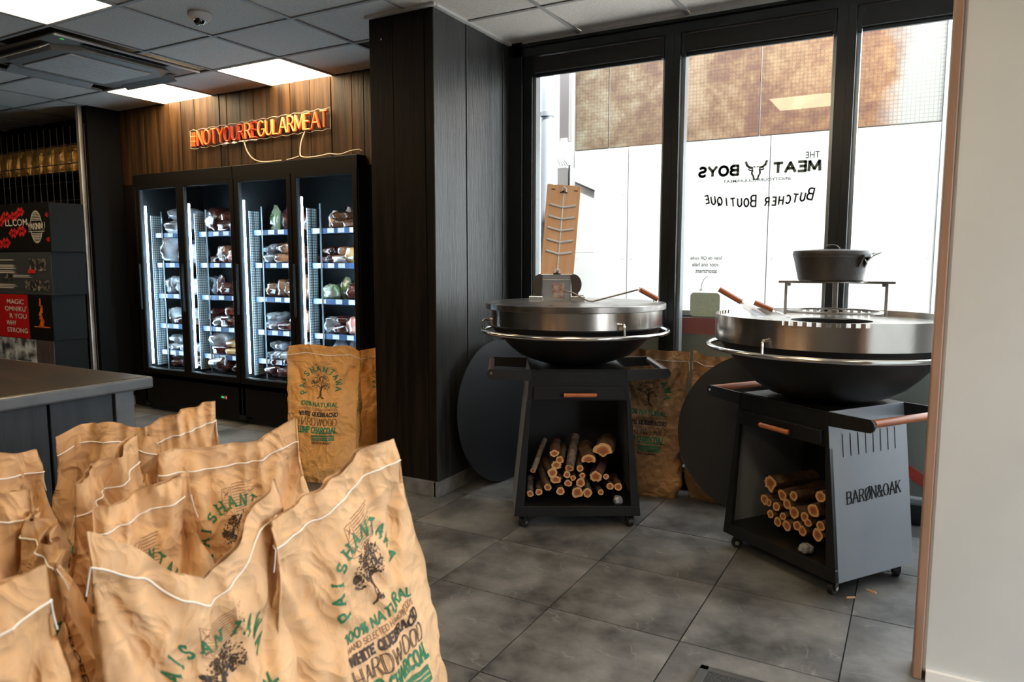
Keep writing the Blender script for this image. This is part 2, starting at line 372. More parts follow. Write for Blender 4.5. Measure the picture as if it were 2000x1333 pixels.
# rusty mesh screen: brown stain clouds, thin weave, paling towards its right end
def rust_mat():
    m = bpy.data.materials.new('stained_mesh_screen'); m.use_nodes = True; nt = m.node_tree; N = nt.nodes; L = nt.links; p = N['Principled BSDF']
    tc = N.new('ShaderNodeTexCoord')
    n = N.new('ShaderNodeTexNoise'); n.inputs['Scale'].default_value = 2.2; n.inputs['Detail'].default_value = 12; n.inputs['Roughness'].default_value = .78; L.new(tc.outputs['Object'], n.inputs['Vector'])
    cr = N.new('ShaderNodeValToRGB'); e = cr.color_ramp.elements
    e[0].position = .42; e[0].color = (.050, .021, .006, 1); e[1].position = .57; e[1].color = (.125, .104, .070, 1)
    q = e.new(.49); q.color = (.080, .050, .021, 1)
    L.new(n.outputs[0], cr.inputs[0])
    sx = N.new('ShaderNodeSeparateXYZ'); L.new(tc.outputs['Object'], sx.inputs[0])
    a = N.new('ShaderNodeMapRange'); a.inputs[1].default_value = -.28; a.inputs[2].default_value = -.12
    n4 = N.new('ShaderNodeTexNoise'); n4.inputs['Scale'].default_value = 3; n4.inputs['Detail'].default_value = 6; L.new(tc.outputs['Object'], n4.inputs['Vector'])
    ad = N.new('ShaderNodeMath'); ad.operation = 'MULTIPLY_ADD'; ad.inputs[1].default_value = .5; ad.inputs[2].default_value = -.25; L.new(n4.outputs[0], ad.inputs[0])
    ad2 = N.new('ShaderNodeMath'); ad2.operation = 'ADD'; L.new(ad.outputs[0], ad2.inputs[0]); L.new(sx.outputs[0], ad2.inputs[1]); L.new(ad2.outputs[0], a.inputs[0])
    # more orange on the right
    b = N.new('ShaderNodeMapRange'); b.inputs[1].default_value = -2.6; b.inputs[2].default_value = -.3; L.new(sx.outputs[0], b.inputs[0])
    mo = N.new('ShaderNodeMix'); mo.data_type = 'RGBA'; mo.blend_type = 'MULTIPLY'; mo.inputs[7].default_value = (1.35, .80, .38, 1); L.new(b.outputs[0], mo.inputs[0]); L.new(cr.outputs[0], mo.inputs[6])
    mx = N.new('ShaderNodeMix'); mx.data_type = 'RGBA'; mx.inputs[7].default_value = (.20, .20, .185, 1); L.new(a.outputs[0], mx.inputs[0]); L.new(mo.outputs[2], mx.inputs[6])
    br = N.new('ShaderNodeTexBrick'); br.offset = 0; br.inputs['Scale'].default_value = 1; br.inputs['Brick Width'].default_value = .028; br.inputs['Row Height'].default_value = .028; br.inputs['Mortar Size'].default_value = .004
    br.inputs['Color1'].default_value = br.inputs['Color2'].default_value = (1, 1, 1, 1); br.inputs['Mortar'].default_value = (.72, .70, .66, 1)
    mp = N.new('ShaderNodeMapping'); mp.inputs['Rotation'].default_value = (PI/2, 0, 0); L.new(tc.outputs['Object'], mp.inputs[0]); L.new(mp.outputs[0], br.inputs['Vector'])
    mm = N.new('ShaderNodeMix'); mm.data_type = 'RGBA'; mm.blend_type = 'MULTIPLY'; mm.inputs[0].default_value = 1; L.new(mx.outputs[2], mm.inputs[6]); L.new(br.outputs[0], mm.inputs[7])
    L.new(mm.outputs[2], p.inputs['Base Color']); p.inputs['Roughness'].default_value = .7
    return m
rust = rust_mat()
ho = empty('hoarding', 'white panel hoarding with brown stained mesh screens above, across the yard', 'hoarding', (0, 6, -.1))
xs = [-5.7, -4.547, -3.384, -2.221, -1.058, .088]
for a, b_ in zip(xs[:-1], xs[1:]):
    if b_ < -2.9: continue
    a2 = max(a, -2.73)
    o = MB().box(a2+.004, b_-.004, 0, .02, 0, 2.395).obj('panel', hp, ho)
    sc = MB()
    for z in (.35, .9, 1.45, 2.0, 2.33):
        for xx in (a2+.04, b_-.04): sc.tube([(xx, -.003, z), (xx, .0, z)], .006, 6)
    s_ = sc.obj('screw_heads', mat('zinc_screw', (.3, .3, .3), .4) if 'zinc_screw' not in bpy.data.materials else bpy.data.materials['zinc_screw'], ho); s_['kind'] = 'stuff'
for a, b_ in ((-2.73, -2.41), (-2.41, -1.15), (-1.15, .088)):
    MB().box(a+.006, b_-.006, .01, .03, 2.405, 4.3).obj('mesh_screen', rust, ho)
MB().box(-2.73, .088, .03, .05, 0, 4.3).obj('backing', mat('hoarding_back', (.55, .53, .5), .7), ho)
MB().box(.088, .17, -.02, .06, 0, 4.3).obj('end_post', hp, ho)
MB().box(-2.87, -2.735, 5.93, 6.05, -.1, 4.4).obj('white_post', hp, tag(empty('gate_post', 'tall white post at the left end of the hoarding', 'post', (0, 0, 0))))
# shift helper: the post empty sits at its base
po = bpy.data.objects['gate_post']; po.location = (-2.8, 6, -.1); bpy.data.objects['white_post'].location = (2.8, -6, .1)
dp = empty('downpipe', 'grey round downpipe outside the left pane', 'pipe', (-2.31, 4.62, -.1))
MB().tube([(0, 0, 0), (0, 0, 3.2)], .043, 24, caps=True).obj('pipe', mat('grey_pvc', (.42, .45, .50), .4), dp, smooth=True)
for z in (.9, 2.42): MB().tube([(0, 0, z), (0, 0, z+.03)], .049, 24).obj('pipe_clamp', mat('grey_pvc_clamp', (.3, .32, .35), .4), dp, smooth=True)
cv = empty('cable_duct', 'dark grey wall cable duct beside the downpipe outside', 'duct', (-2.20, 4.66, 2.15))
MB().box(-.035, .035, 0, .06, 0, 1.0).obj('duct', mat('duct_grey', (.20, .18, .18), .6), cv)
for k in range(5): MB().tube([(-.02+k*.011, 0, .02), (-.03+k*.016, -.03, -.06), (-.028+k*.014, -.03, -.13), (-.02+k*.02, -.01, -.17)], .004, 6).obj('cable', white_pl, cv, smooth=True)
jb = empty('junction_box', 'grey junction box under the loose cables outside', 'box', (-2.195, 4.64, 1.52))
MB().box(-.045, .05, 0, .1, 0, .45).obj('housing', mat('box_grey', (.28, .27, .27), .5), jb, bevel=.006)
MB().tube([(.052, -.01, .02), (.052, -.01, .46)], .006, 8).obj('latch_rod', rubber, jb)
mbx = empty('meter_cabinet', 'white meter cabinet outside behind the wooden board', 'cabinet', (-2.10, 4.75, 1.38))
MB().box(-.06, .10, 0, .12, 0, .55).obj('housing', white_pl, mbx, bevel=.006)
MB().tube([(-.06, -.006, .50), (.10, -.006, .43)], .006, 8).obj('strap', rubber, mbx)
ba = empty('barrier_board', 'low grey barrier board with a red band outside the panes', 'barrier', (0, 4.42, -.1))
bgm = mat('barrier_grey', (.20, .21, .19), .5, col2=(.25, .26, .24), nscale=2)
MB().box(-2.2, 2.4, 0, .04, 0, 1.09).obj('board', bgm, ba)
MB().box(-2.2, 2.4, -.004, 0, .975, 1.075).obj('red_band', mat('faded_red', (.42, .13, .12), .5), ba)
MB().box(-2.2, 2.4, -.01, .05, 1.09, 1.12).obj('top_rail', mat('pale_rail', (.55, .56, .54), .4), ba)
for k in range(9):
    T = Matrix.Translation((-1.13+k*.30, -.006, .24+(k % 2)*.1)) @ Matrix.Rotation(.55, 4, 'Y')
    MB().box(-.09, .09, 0, .006, -.03, .03, T=T).obj('red_arrow', mat('red_reflector', (.55, .05, .03), .4) if k == 0 else bpy.data.materials['red_reflector'], ba)

# ------------------------------------------------------------------ stroke lettering
def arc(cx, cy, rx, ry, a0, a1, n=8):
    return [(cx+rx*math.cos(math.radians(a0+(a1-a0)*i/n)), cy+ry*math.sin(math.radians(a0+(a1-a0)*i/n))) for i in range(n+1)]
GL = {
 'A': (1, [[(0, 0), (.5, 1), (1, 0)], [(.19, .36), (.81, .36)]]),
 'B': (.8, [[(0, 0), (0, 1), (.45, 1)]+arc(.45, .76, .3, .24, 90, -90)+[(0, .52)], [(.45, .52)]+arc(.47, .26, .33, .26, 90, -90)+[(0, 0)]]),
 'C': (.85, [arc(.48, .5, .48, .5, 48, 312, 14)]),
 'D': (.9, [[(0, 0), (0, 1), (.4, 1)]+arc(.4, .5, .5, .5, 90, -90, 12)+[(0, 0)]]),
 'E': (.72, [[(.7, 1), (0, 1), (0, 0), (.72, 0)], [(0, .52), (.55, .52)]]),
 'G': (.95, [arc(.48, .5, .48, .5, 48, 350, 14)+[(.95, .45), (.55, .45)]]),
 'H': (.85, [[(0, 0), (0, 1)], [(.85, 0), (.85, 1)], [(0, .5), (.85, .5)]]),
 'I': (.05, [[(0, 0), (0, 1)]]),
 'K': (.8, [[(0, 0), (0, 1)], [(.8, 1), (.02, .42)], [(.28, .6), (.85, 0)]]),
 'L': (.7, [[(0, 1), (0, 0), (.7, 0)]]),
 'M': (1.1, [[(0, 0), (.06, 1), (.55, .15), (1.04, 1), (1.1, 0)]]),
 'N': (.85, [[(0, 0), (0, 1), (.85, 0), (.85, 1)]]),
 'O': (.95, [arc(.475, .5, .475, .5, 0, 360, 20)]),
 'P': (.75, [[(0, 0), (0, 1), (.42, 1)]+arc(.42, .74, .33, .26, 90, -90)+[(0, .48)]]),
 'Q': (.95, [arc(.475, .5, .475, .5, 0, 360, 20), [(.55, .25), (.95, -.08)]]),
 'R': (.8, [[(0, 0), (0, 1), (.42, 1)]+arc(.42, .75, .33, .25, 90, -90)+[(0, .5)], [(.4, .5), (.8, 0)]]),
 'S': (.75, [arc(.37, .75, .34, .25, 30, 270, 10)+arc(.37, .25, .37, .25, 90, -150, 10)]),
 'T': (.85, [[(0, 1), (.85, 1)], [(.425, 1), (.425, 0)]]),
 'U': (.85, [[(0, 1), (0, .38)]+arc(.425, .38, .425, .38, 180, 360, 12)+[(.85, 1)]]),
 'V': (.95, [[(0, 1), (.475, 0), (.95, 1)]]),
 'W': (1.3, [[(0, 1), (.33, 0), (.65, .9), (.97, 0), (1.3, 1)]]),
 'Y': (.9, [[(0, 1), (.45, .48), (.9, 1)], [(.45, .48), (.45, 0)]]),
 'X': (.85, [[(0, 0), (.85, 1)], [(0, 1), (.85, 0)]]),
 'F': (.7, [[(.7, 1), (0, 1), (0, 0)], [(0, .52), (.55, .52)]]),
 '0': (.7, [arc(.35, .5, .35, .5, 0, 360, 18)]),
 '1': (.35, [[(0, .8), (.3, 1), (.3, 0)]]),
 '5': (.7, [[(.65, 1), (.1, 1), (.06, .55)]+arc(.33, .32, .34, .3, 110, -140, 10)]),
 '2': (.7, [arc(.35, .7, .33, .3, 160, -30, 8)+[(0, 0), (.7, 0)]]),
 '.': (.1, [[(0, 0), (.1, 0)]]),
 '%': (.9, [arc(.2, .75, .2, .25, 0, 360, 10), arc(.7, .25, .2, .25, 0, 360, 10), [(.15, 0), (.75, 1)]]),
 '#': (.9, [[(.2, 0), (.35, 1)], [(.55, 0), (.7, 1)], [(0, .33), (.85, .33)], [(.06, .67), (.9, .67)]]),
 '&': (.95, [[(.95, 0), (.22, .72)]+arc(.42, .78, .2, .22, 200, -20, 8)+[(.15, .42)]+arc(.36, .25, .34, .25, 130, 340, 8)+[(.88, .5)]]),
}
GL['\u00d8'] = (.95, GL['O'][1]+[[(.08, -.06), (.87, 1.06)]])
def strokes(text, h, wfac=.75, gap=.25):
    """polylines of a line of text, height h, starting at x=0; also its width"""
    out = []; x = 0
    for ch in text:
        if ch == ' ': x += h*wfac*.55; continue
        w, pls = GL[ch]
        for pl_ in pls: out.append([(x+px*h*wfac, py*h) for px, py in pl_])
        x += (w*wfac+gap*wfac*1.0)*h
    return out, x-gap*wfac*h
def ribbon(pl_, w, step=.01, serif=0, quads=None):
    """quads (2D) covering a polyline"""
    q = [] if quads is None else quads
    for (x0, y0), (x1, y1) in zip(pl_[:-1], pl_[1:]):
        d = math.hypot(x1-x0, y1-y0)
        if d < 1e-9: continue
        ux, uy = (x1-x0)/d, (y1-y0)/d; e = w*.25
        ax, ay = x0-ux*e, y0-uy*e; D = d+2*e; n = max(1, math.ceil(D/step)); nx, ny = -uy*w/2, ux*w/2
        for i in range(n):
            a = D*i/n; b = D*(i+1)/n
            q.append([(ax+ux*a-nx, ay+uy*a-ny), (ax+ux*b-nx, ay+uy*b-ny), (ax+ux*b+nx, ay+uy*b+ny), (ax+ux*a+nx, ay+uy*a+ny)])
    if serif and len(pl_) and (abs(pl_[0][0]-pl_[-1][0])+abs(pl_[0][1]-pl_[-1][1]) > 1e-6):
        for p, o in ((pl_[0], pl_[1]), (pl_[-1], pl_[-2])):
            if abs(o[1]-p[1]) > abs(o[0]-p[0])*.6: ribbon([(p[0]-serif, p[1]), (p[0]+serif, p[1])], w*.7, step, 0, q)
            else: ribbon([(p[0], p[1]-serif*.7), (p[0], p[1]+serif*.7)], w*.7, step, 0, q)
    return q
def text_quads(text, x, y, h, w, wfac=.75, gap=.25, serif=0, width=None, anchor='c', fn=None, step=.01, outline=0):
    pls, tw = strokes(text, h, wfac, gap); k = (width/tw) if width else 1; tw *= k
    x0 = x-(tw/2 if anchor == 'c' else 0); q = []
    for pl_ in pls:
        p2 = [(x0+a*k, y+b) for a, b in pl_]
        if fn: p2 = [fn(*p) for p in p2]
        if outline:
            for s in (-1, 1): ribbon([(a+s*outline, b) for a, b in p2], w, step, 0, q)
        else: ribbon(p2, w, step, serif, q)
    return q
def arch_quads(text, cx, cy, R, a0, a1, h, w, wfac, serif, step=.01, flip=1):
    q = []; n = len(text)
    for i, ch in enumerate(text):
        if ch == ' ': continue
        a = math.radians(a0+(a1-a0)*i/(n-1)); gw, pls = GL[ch]
        ca, sa = math.cos(a), math.sin(a); tx, ty = sa*flip, -ca*flip; nx, ny = ca*flip, sa*flip
        for pl_ in pls:
            p2 = []
            for px, py in pl_:
                u = (px-gw/2)*h*wfac; v = R+py*h*(1 if flip > 0 else 1)
                p2.append((cx+ca*R+tx*u+nx*py*h, cy+sa*R+ty*u+ny*py*h))
            ribbon(p2, w, step, serif, q)
    return q
def quads_mb(qs, fn, mb=None):
    mb = mb or MB()
    for q in qs: mb.add([fn(*p) for p in q], [(0, 1, 2, 3)])
    return mb
def font_mesh(text, size, name='lettering', align='LEFT', offset=0, extr=0, spacing=1):
    c = bpy.data.curves.new('t', 'FONT'); c.body = text; c.size = size; c.align_x = align; c.offset = offset; c.extrude = extr; c.space_character = spacing
    o = bpy.data.objects.new('t', c); COL.objects.link(o)
    dg = bpy.context.evaluated_depsgraph_get(); me = bpy.data.meshes.new_from_object(o.evaluated_get(dg)); me.name = name
    bpy.data.objects.remove(o); bpy.data.curves.remove(c)
    return me
def put_text(name, text, m, parent, mtx, size, width=None, height=None, **kw):
    me = font_mesh(text, 1, name, **kw); xs_ = [v.co.x for v in me.vertices]; ys_ = [v.co.y for v in me.vertices]
    sx = width/(max(xs_)-min(xs_)) if width else 1; sy_ = height/(max(ys_)-min(ys_)) if height else sx
    x0 = min(xs_); y0 = min(ys_)
    for v in me.vertices: v.co = mtx @ Vector(((v.co.x-x0)*sx, (v.co.y-y0)*sy_, 0))
    return mkobj(name, me, m, parent)

# mirrored lettering stuck on the middle pane (reads from outside)
dec = mat('grey_green_film', (.16, .195, .16), .6); dec2 = mat('dark_grey_film', (.10, .11, .10), .6)
w2 = bpy.data.objects['window_2']
YD = 4.096
def wq(name, qs, m): return quads_mb(qs, lambda x, z: (x, YD, z)).obj(name, m, w2, fix=False)
mir = lambda x1, z: Matrix(((-1, 0, 0, x1), (0, 0, 1, YD), (0, 1, 0, z), (0, 0, 0, 1)))
put_text('lettering', 'THE', dec, w2, mir(-.477, 1.851), .04, width=.07, height=.034, offset=.012)
wq('lettering', [[(-.4745-a, 1.788+b_) for a, b_ in q] for q in text_quads('MEAT', 0, 0, .048, .0150, .9, .34, width=.226, anchor='l', step=1)], dec)
wq('lettering', [[(-.888-a, 1.788+b_) for a, b_ in q] for q in text_quads('BOYS', 0, 0, .048, .0150, .9, .34, width=.210, anchor='l', step=1)], dec)
put_text('lettering', '#NOTYOURREGULARMEAT', dec, w2, mir(-.614, 1.744), .02, width=.351, height=.018, offset=.02)
bh = []
for s in (-1, 1):
    c0 = -.793
    for pts, w_ in (([(.018, 1.818), (.034, 1.822), (.048, 1.834), (.054, 1.852)], .008), ([(.016, 1.808), (.03, 1.806), (.04, 1.812)], .005),
                    ([(.018, 1.806), (.022, 1.79), (.013, 1.774), (.010, 1.762)], .006), ([(.004, 1.758), (.012, 1.757)], .005), ([(.004, 1.822), (.012, 1.826)], .004)):
        ribbon([(c0+s*a, b) for a, b in pts], w_*1.6, .01, 0, bh)
wq('bull_head_emblem', bh, dec)
# BUTCHER BOUTIQUE in a shallow smile, small capitals
bq = []; word = 'BUTCHER BOUTIQUE'; n = len(word)
for i, ch in enumerate(word):
    if ch == ' ': continue
    t = i/(n-1); big = i in (0, 8); h = .058 if big else .042
    x = -.520-t*.528; z = 1.640-.026*(1-(2*t-1)**2)+0; tilt = (2*t-1)*-.20
    gw, pls = GL[ch]
    for p_ in pls:
        p2 = []
        for px, py in p_:
            u = (px-gw/2)*h*.58; v = py*h
            p2.append((x-(u*math.cos(tilt)-v*math.sin(tilt)), z+u*math.sin(tilt)+v*math.cos(tilt)))
        ribbon(p2, .0088, .02, 0, bq)
wq('lettering', bq, dec2)
for k, (tx, x1, wd) in enumerate((('Scan de QR code', -.958, .178), ('voor ons hele', -.975, .15), ('assortiment', -.985, .12))):
    put_text('lettering', tx, dec2, w2, mir(x1, 1.325-k*.036), .03, width=wd, height=.024 if k else .022, offset=.018)
wq('arrow_mark', ribbon([(-1.035, 1.235), (-1.055, 1.22), (-1.068, 1.19), (-1.072, 1.155)], .003)+ribbon([(-1.063, 1.165), (-1.072, 1.153), (-1.083, 1.162)], .003), dec2)
st = MB(); rr = []
for cx, cz, a0 in ((-.985, 1.12, 0), (-1.108, 1.12, 90), (-1.108, 1.03, 180), (-.985, 1.03, 270)): rr += arc(cx, cz, .022, .022, a0, a0+90, 5)
st.prism(rr, YD-.001, YD).obj('green_sticker', mat('sage_sticker', (.42, .54, .45), .5, col2=(.50, .60, .52), nscale=120, lo=.45, hi=.55), w2)

# ------------------------------------------------------------------ air conditioner and dome camera
ac_m = mat('ac_plastic', (.20, .19, .18), .45)
ac = empty('air_conditioner', 'ceiling cassette air conditioner with perforated grille and open louvres', 'air conditioner', (-4.965, 3.005, CZ))
b = MB(); b.box(-.5, .5, -.49, .49, -.012, .0); b.obj('outer_panel', ac_m, ac, bevel=.006)
oc = [(-.40, -.27), (-.27, -.40), (.27, -.40), (.40, -.27), (.40, .27), (.27, .40), (-.27, .40), (-.40, .27)]
v = [(x, y, -.012) for x, y in oc]+[(x*.93, y*.93, -.04) for x, y in oc]
MB().add(v, [(i, (i+1) % 8, (i+1) % 8+8, i+8) for i in range(8)]+[tuple(range(8, 16))]).obj('centre_panel', ac_m, ac)
gr = MB()
for k in range(23): gr.box(-.27+k*.0245-.006, -.27+k*.0245+.006, -.27, .27, -.05, -.041)
for k in range(23): gr.box(-.27, .27, -.27+k*.0245-.006, -.27+k*.0245+.006, -.049, -.042)
gq = gr.obj('grille', mat('grille_grey', (.62, .60, .57), .5), ac); gq['kind'] = 'stuff'
MB().box(-.275, .275, -.275, .275, -.0415, -.0405).obj('filter', rubber, ac)
for k in range(4):
    T = Matrix.Rotation(k*PI/2, 4, 'Z')
    MB().box(-.29, .29, .405, .462, -.0135, -.0125, T=T).obj('louvre_slot', rubber, ac)
    T2 = T @ Matrix.Translation((0, .405, -.018)) @ Matrix.Rotation(-.55, 4, 'X')
    MB().box(-.285, .285, 0, .07, -.004, .002, T=T2).obj('louvre', white_pl if k in (2,) else ac_m, ac, bevel=.002)
MB().box(.5-.012, .5, -.49, .49, -.02, -.011).obj('lit_edge', white_pl, ac)
MB().box(.42, .435, -.42, -.40, -.0145, -.0115).obj('status_light', mat('green_led', (.02, .3, .05), .4, emit=(.05, .6, .1), es=.6), ac)
dc = empty('dome_camera', 'white dome security camera on a ceiling tile', 'camera', (-3.48, 2.74, CZ))
MB().lathe([(0, 0), (.062, 0), (.062, -.006), (.055, -.022), (.036, -.038), (.0, -.040)], 40).obj('housing', white_pl, dc, smooth=True)
MB().lathe([(0, -.062), (.014, -.060), (.024, -.052), (.030, -.040), (.030, -.030), (.0, -.030)], 32, c=(.006, -.012, 0)).obj('lens_ball', mat('camera_black', (.01, .01, .012), .12, coat=1), dc, smooth=True)
lb = MB()
for k in range(6): a = k*PI/3; lb.tube([(.006+.016*math.cos(a), -.020+.016*math.sin(a)*.6, -.0605), (.006+.016*math.cos(a), -.020+.016*math.sin(a)*.6, -.057)], .0018, 6)
lb.obj('infrared_leds', steel_bright, dc)

# ------------------------------------------------------------------ freezers
fz_black = mat('freezer_black', (.005, .004, .0035), .5, spec=.18)
fz_in = mat('freezer_liner', (.012, .013, .014), .5)
gasket = mat('lit_gasket', (.14, .17, .19), .3, .6)
led = mat('freezer_led', (.9, .95, 1), .5, emit=(.62, .85, 1), es=70)
rail_m = mat('blue_price_rail', (.045, .09, .22), .35, col2=(.09, .16, .32), nscale=6, stretch=(1, .1, .1))
def perf_mat():
    m = bpy.data.materials.new('perforated_side'); m.use_nodes = True; nt = m.node_tree; N = nt.nodes; L = nt.links; p = N['Principled BSDF']
    tc = N.new('ShaderNodeTexCoord'); mp = N.new('ShaderNodeMapping'); mp.inputs['Rotation'].default_value = (PI/2, 0, PI/2*0); L.new(tc.outputs['Object'], mp.inputs[0])
    sx = N.new('ShaderNodeSeparateXYZ'); L.new(tc.outputs['Object'], sx.inputs[0]); cb = N.new('ShaderNodeCombineXYZ'); L.new(sx.outputs[1], cb.inputs[0]); L.new(sx.outputs[2], cb.inputs[1])
    br = N.new('ShaderNodeTexBrick'); br.offset = 0; br.inputs['Scale'].default_value = 1; br.inputs['Brick Width'].default_value = .02; br.inputs['Row Height'].default_value = .02; br.inputs['Mortar Size'].default_value = .003
    br.inputs['Color1'].default_value = br.inputs['Color2'].default_value = (.5, .6, .62, 1); br.inputs['Mortar'].default_value = (.08, .11, .12, 1)
    L.new(cb.outputs[0], br.inputs['Vector']); L.new(br.outputs[0], p.inputs['Base Color']); p.inputs['Roughness'].default_value = .4
    return m
perf = perf_mat()
FY = 3.97; shelves_z = (1.55, 1.29, 1.02, .755, .52)
def freezer(name, label, x0, x1, doors):
    t = empty(name, label, 'freezer', (x0, FY, 0)); w = x1-x0; D = .70
    MB().box(0, .035, .0, D, .04, 2.065).box(w-.035, w, .0, D, .04, 2.065).box(0, w, D-.03, D, .04, 2.065).box(0, w, .0, D, 2.03, 2.065).box(0, w, 0, D, .30, .335).obj('body', fz_in, t)
    MB().box(0, w, .0, .03, .07, .355).obj('base_panel', fz_black, t, bevel=.004)
    MB().box(.02, w-.02, .05, .08, 0, .08).obj('plinth', rubber, t)
    MB().box(0, w, -.012, .03, 1.965, 2.065).obj('top_panel', plank_brown if 0 else fz_black, t, bevel=.004)
    for (a, b_) in doors:
        a -= x0; b_ -= x0; d = MB(); g = .045
        d.box(a-g, a, -.012, .025, .34, 1.975).box(b_, b_+g, -.012, .025, .34, 1.975).box(a, b_, -.012, .025, .34, .385).box(a, b_, -.012, .025, 1.935, 1.975)
        do = d.obj('door', fz_black, t, bevel=.004)
        MB().box(a, b_, .004, .008, .385, 1.935).obj('glass', glass_f, do)
        MB().box(a, a+.008, -.006, .02, .385, 1.935).box(a, b_, -.004, .014, .385, .392).obj('gasket', gasket, do)
        MB().box(a-.035, a-.02, -.03, -.012, .9, 1.3).obj('handle', black_metal, do, bevel=.004)
        MB().box(a+.006, a+.010, .03, .045, .42, 1.80).obj('led_strip', led, t)
        MB().box(b_+.005, b_+.013, .035, .047, .42, 1.80).obj('led_strip', led, t)  # right strip is unseen, added to brighten the packs
        MB().box(a+.015, a+.022, .075, .17, .40, 1.72).obj('perforated_side', perf, t)
        MB().tube([(a+.13, .10, .36), (a+.13, .10, 1.75)], .006, 8).obj('shelf_upright', gasket, t)
        for z in shelves_z+(.385,):
            sh = MB().box(a+.02, b_+.01, .12, .55, z-.012, z).obj('shelf', fz_black, t)
            MB().box(a+.02, b_+.01, .105, .12, z-.022, z+.018).obj('price_rail', rail_m, sh) if z > .4 else None
            if z > .4:
                x = a+.05+random.uniform(0, .05)
                while x < b_-.05:
                    MB().box(x, x+.06, .101, .105, z-.018, z+.016).obj('price_tag', paper_w, sh); x += random.uniform(.10, .17)
    return t
fa = freezer('display_freezer', 'left black two-door glass display freezer nearest the black wall corner', -6.0, -4.738, ((-5.92, -5.43), (-5.34, -4.78)))
fb = freezer('display_freezer', 'right black two-door glass display freezer nearest the pillar, charcoal sack in front', -4.732, -3.46, ((-4.68, -4.155), (-4.055, -3.51)))
ctl = MB().box(1.0, 1.10, -.006, .0, .185, .225).obj('control_display', rubber, fa)
MB().box(1.025, 1.06, -.009, -.006, .198, .214).obj('green_digits', mat('green_digits', (.01, .1, .02), .4, emit=(.05, .55, .15), es=.7), ctl)
MB().box(1.078, 1.088, -.009, -.006, .196, .216).obj('red_light', mat('red_led', (.3, .01, .01), .4, emit=(.9, .05, .08), es=1.4), ctl)
tf = empty('freezer_trim'); bpy.data.objects.remove(tf)

def meatmat(n, a, b_, c=14):
    return mat(n, a, .25, col2=b_, nscale=c, bump=.9, bscale=26, coat=1, spec=.6, detail=5, bdist=.012)
meats = [meatmat('dark_beef', (.10, .018, .012), (.035, .010, .008)), meatmat('pink_meat', (.50, .15, .12), (.55, .36, .30)), meatmat('brown_sausage', (.19, .075, .03), (.10, .035, .018)),
         meatmat('golden_poultry', (.45, .21, .06), (.55, .36, .16)), meatmat('frosted_bag', (.34, .38, .42), (.14, .12, .13)), meatmat('green_pack', (.10, .20, .05), (.35, .33, .25)), meatmat('orange_pack', (.5, .16, .03), (.30, .30, .32))]
def pack_mesh(kind, seed):
    """0 flat bag, 1 upright pouch, 2 tray, 3 lumpy sack"""
    nu, nv = 18, 12; mb = MB(); sx, sz, sy = ((.085, .042, .10), (.058, .088, .035), (.085, .045, .075), (.08, .072, .09))[kind]
    vs = []
    for j in range(nv+1):
        ph = -PI/2+PI*j/nv
        for i in range(nu):
            th = 2*PI*i/nu
            c, s_ = math.cos(th), math.sin(th); e = .55
            x = math.copysign(abs(c)**e, c)*math.cos(ph)**(.55); y = math.copysign(abs(s_)**e, s_)*math.cos(ph)**(.55); z = math.sin(ph)
            d = 1+.22*noise.noise(Vector((x*1.7+seed*9, y*1.7, z*1.7)))+.14*noise.noise(Vector((x*5+seed*5, y*5, z*5)))
            Z = z*sz*d
            if kind == 1: x *= (1-.45*max(0, z)**2); y *= (1-.8*max(0, z))
            vs.append((x*sx*d, y*sy*d, max(Z, -sz)+sz))
    fs = [(j*nu+i, j*nu+(i+1) % nu, (j+1)*nu+(i+1) % nu, (j+1)*nu+i) for j in range(nv) for i in range(nu)]
    mb.add(vs, fs); return mb
packs = {}
def pack(kind, mi, seed):
    k = (kind, mi, seed % 3)
    if k not in packs:
        me = pack_mesh(kind, seed % 3+kind*3).mesh('meat_pack', 'all'); me.materials.append(meats[mi]); packs[k] = me
    return packs[k]
stick = MB().box(-.025, .025, -.002, .002, -.018, .018).mesh('label_sticker'); stick.materials.append(paper_w)
door_n = ['leftmost freezer door', 'second freezer door', 'third freezer door', 'rightmost freezer door']
shelf_n = ['top shelf', 'second shelf', 'third shelf', 'fourth shelf', 'fifth shelf', 'freezer floor']
random.seed(11)
lay = {(0, 0): [(4, 0)], (0, 1): [(4, 3)]*2, (0, 2): [(4, 3)]*3, (0, 3): [(4, 3), (0, 0)]*2, (0, 4): [(4, 0)]*3, (0, 5): [(0, 0)]*3,
       (1, 0): [(0, 3), (0, 0), (4, 0)], (1, 1): [(0, 2), (2, 3), (1, 3), (4, 1)], (1, 2): [(0, 1), (0, 3), (1, 1), (5, 1)], (1, 3): [(4, 0), (0, 0), (4, 0)], (1, 4): [(4, 3), (3, 0), (4, 0)], (1, 5): [(0, 0), (0, 0)],
       (2, 0): [(5, 1), (0, 1), (0, 3)], (2, 1): [(4, 0), (2, 0), (0, 0)], (2, 2): [(2, 3), (2, 3), (2, 3), (2, 1)], (2, 3): [(4, 0), (0, 0), (2, 3)], (2, 4): [(4, 0), (4, 0), (4, 3)], (2, 5): [(0, 0)]*3,
       (3, 0): [(6, 1), (2, 0), (2, 0), (2, 3)], (3, 1): [(0, 0), (6, 0), (3, 3), (3, 1)], (3, 2): [(5, 3), (5, 1), (0, 3), (5, 3)], (3, 3): [(4, 3), (0, 0), (1, 3), (1, 3)], (3, 4): [(4, 1), (1, 0), (0, 0)]}
kindn = {0: 'dark red meat', 1: 'pink meat', 2: 'brown sausages', 3: 'golden poultry', 4: 'frosted meat', 5: 'green-labelled meat', 6: 'orange-marinated meat'}
dx = ((-5.92, -5.43), (-5.34, -4.78), (-4.68, -4.155), (-4.055, -3.51))
